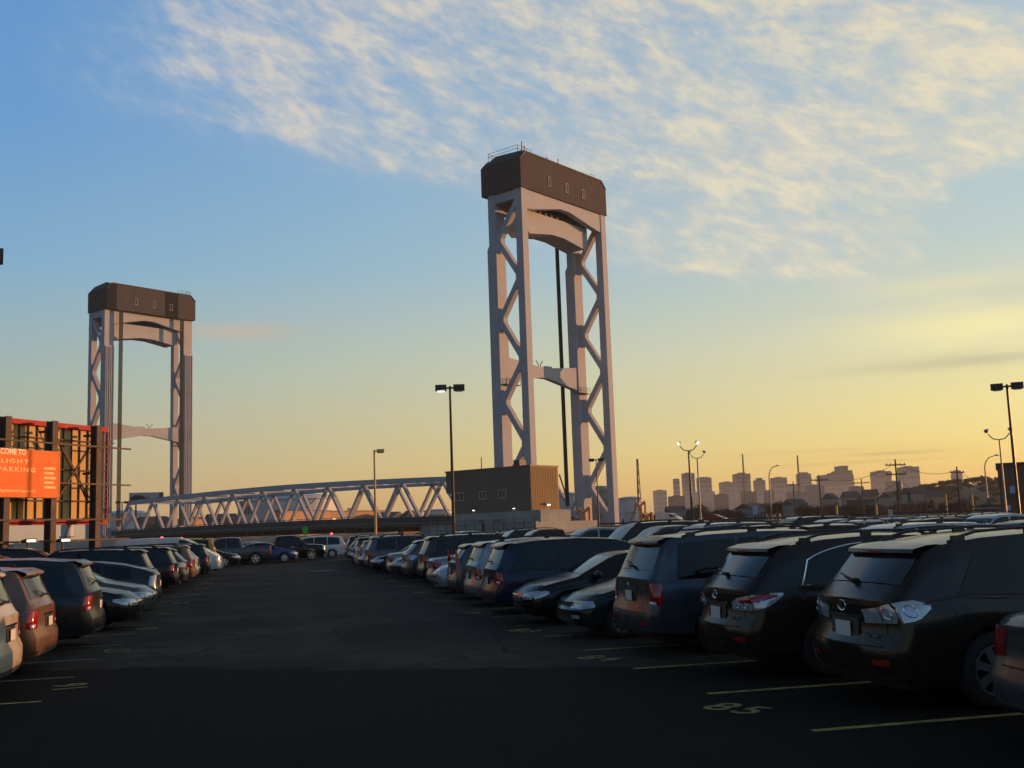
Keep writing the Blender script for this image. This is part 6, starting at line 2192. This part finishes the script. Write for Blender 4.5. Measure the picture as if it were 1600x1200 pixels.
# rows farther right, of which mostly the roofs show
random.seed(11)
KINDS = ['sedan', 'crossover', 'boxy', 'minivan', 'sedan', 'wagon', 'bigsuv', 'compact', 'crossover', 'liftback', 'boxy', 'pickup']
COLS = ['black', 'silver', 'charcoal', 'white', 'grey', 'navy', 'silver', 'blue', 'tan', 'black', 'dark green', 'pale silver', 'red', 'slate blue']
ORD = ['first', 'second', 'third', 'fourth', 'fifth', 'sixth', 'seventh', 'eighth', 'ninth', 'tenth', 'eleventh', 'twelfth', 'thirteenth', 'fourteenth', 'fifteenth',
       'sixteenth', 'seventeenth', 'eighteenth', 'nineteenth', 'twentieth', 'twenty first', 'twenty second', 'twenty third', 'twenty fourth', 'twenty fifth', 'twenty sixth',
       'twenty seventh', 'twenty eighth', 'twenty ninth', 'thirtieth', 'thirty first', 'thirty second']
def fill_row(name, xc, y0, y1, fixed, pref=None, heading=180, step=2.75):
    y = y0
    i = 0
    used = dict(fixed)
    while y < y1:
        key = min(used, key=lambda q: abs(q - y)) if used else None
        if key is not None and abs(key - y) < step / 2 + 0.01:
            kind, colr, hd, lab = used.pop(key)
        else:
            kind, colr, hd, lab = random.choice(KINDS), random.choice(COLS), heading if random.random() < 0.7 else 180 - heading, None
            if lab is None and random.random() < 0.02:
                y += step
                i += 1
                continue
        lab = lab or '%s %s, roof showing, %s from the front of the %s row' % (colr, ADJ[kind], ORD[i], name)
        make_car(kind, colr, xc + random.uniform(-0.25, 0.25), y + random.uniform(-0.15, 0.15), hd + random.uniform(-1, 1), lab, group='cars parked in the %s row right of the aisle' % name, size=1.0 if key is not None and abs(key - y) < 1.4 else 0.93,
                 variant='rails' if kind in ('wagon', 'minivan') and random.random() < 0.5 else None, detail=0)
        y += step
        i += 1
fill_row('second', 13.2, 12.4, 77, {23.4: ('crossover', 'black', 0, None), 28.9: ('crossover', 'charcoal', 180, None), 31.6: ('boxy', 'silver', 180, None), 37.2: ('bigsuv', 'charcoal', 180, None)})
fill_row('third', 24.3, 27.0, 77, {62.8: ('bigsuv', 'white', 180, 'white large SUV, nose left, rising above the roofs before the nearer lift tower'),
                                   46.2: ('bigsuv', 'black', 180, 'black large SUV with roof rails, its roof highest behind the slate blue SUV'),
                                   40.8: ('crossover', 'white', 0, 'white SUV, tail left, below the widest skyline block'),
                                   38.0: ('sedan', 'pale silver', 180, 'pale silver sedan, nose left, right of the white SUV below the skyline')})
fill_row('fourth', 29.9, 34.0, 77, {}, step=2.75)
fill_row('fifth', 42.5, 50.0, 80, {}, step=2.8)
fill_row('sixth', 48.2, 56.0, 80, {}, step=2.8)
for (px_, yy, kind, colr, lab) in ((75, 43, 'boxy', 'black', 'black SUV behind the dark grey minivan, below the billboard'), (108, 46.5, 'sedan', 'charcoal', 'charcoal sedan hidden behind the left row below the billboard'),
                                   (140, 50, 'minivan', 'black', 'black minivan behind the left row between billboard posts')):
    make_car(kind, colr, -10.6, yy, 0, lab, group='cars parked behind the left row', detail=0)
# unseen cars, added past the right edge to block the low sun
k = 0
for xc, ys in ((7.6, (4.6, 1.9, -0.8, -3.5)), (13.3, (9.6, 6.9, 4.2, 1.5, -1.2, -3.9)), (24.3, (24.2, 20.5, 15, 9.5, 4.0, -1.5)), (29.9, (29, 18, 12, 6.5, 1.2, -4.2))):
    for yy in ys:
        make_car(KINDS[(k * 5) % 12], COLS[(k * 3) % 14], xc, yy, 0 if k % 3 else 180, '%s %s added unseen past the right edge to block sun, %s of them' % (COLS[(k * 3) % 14], ADJ[KINDS[(k * 5) % 12]], ORD[k]),
                 group='unseen cars added past the right edge', detail=0)
        k += 1
# vehicles on the approach road
p, r, d = frame_at(1046, 215)
make_car('cargovan', 'white', p.x, p.y, 90 - math.degrees(math.atan2(-U.x, -U.y)) , 'distant white passenger van on the approach road right of the nearer lift tower', name='passenger_van', cat='van', detail=0, z=1.68)
p, r, d = frame_at(1118, 215)
make_car('sedan', 'red', p.x, p.y, 90 - math.degrees(math.atan2(-U.x, -U.y)), 'dark red car on the approach road right of the white passenger van', detail=0, z=1.68)
p, r, d = frame_at(1268, 105)
make_car('cargovan', 'silver', p.x, p.y, 8, 'pale grey van standing beyond the last row below the skyline', name='passenger_van', cat='van', detail=0)

# ------------------------------------------------------------------ evening haze
hz_m = bpy.data.materials.new('haze_air')
hz_m.use_nodes = True
nt = hz_m.node_tree
nt.nodes.clear()
T = NT(nt)
pv = T.n('ShaderNodeVolumePrincipled', inp={'Color': (0.90, 0.93, 0.95, 1), 'Density': 0.00012, 'Anisotropy': 0.3})
mo = T.n('ShaderNodeOutputMaterial')
T.link(pv.outputs[0], mo.inputs['Volume'])
tag(MB().box(-5800, 5800, -450, 5800, -6.5, 76).build('haze', hz_m), kind='stuff')
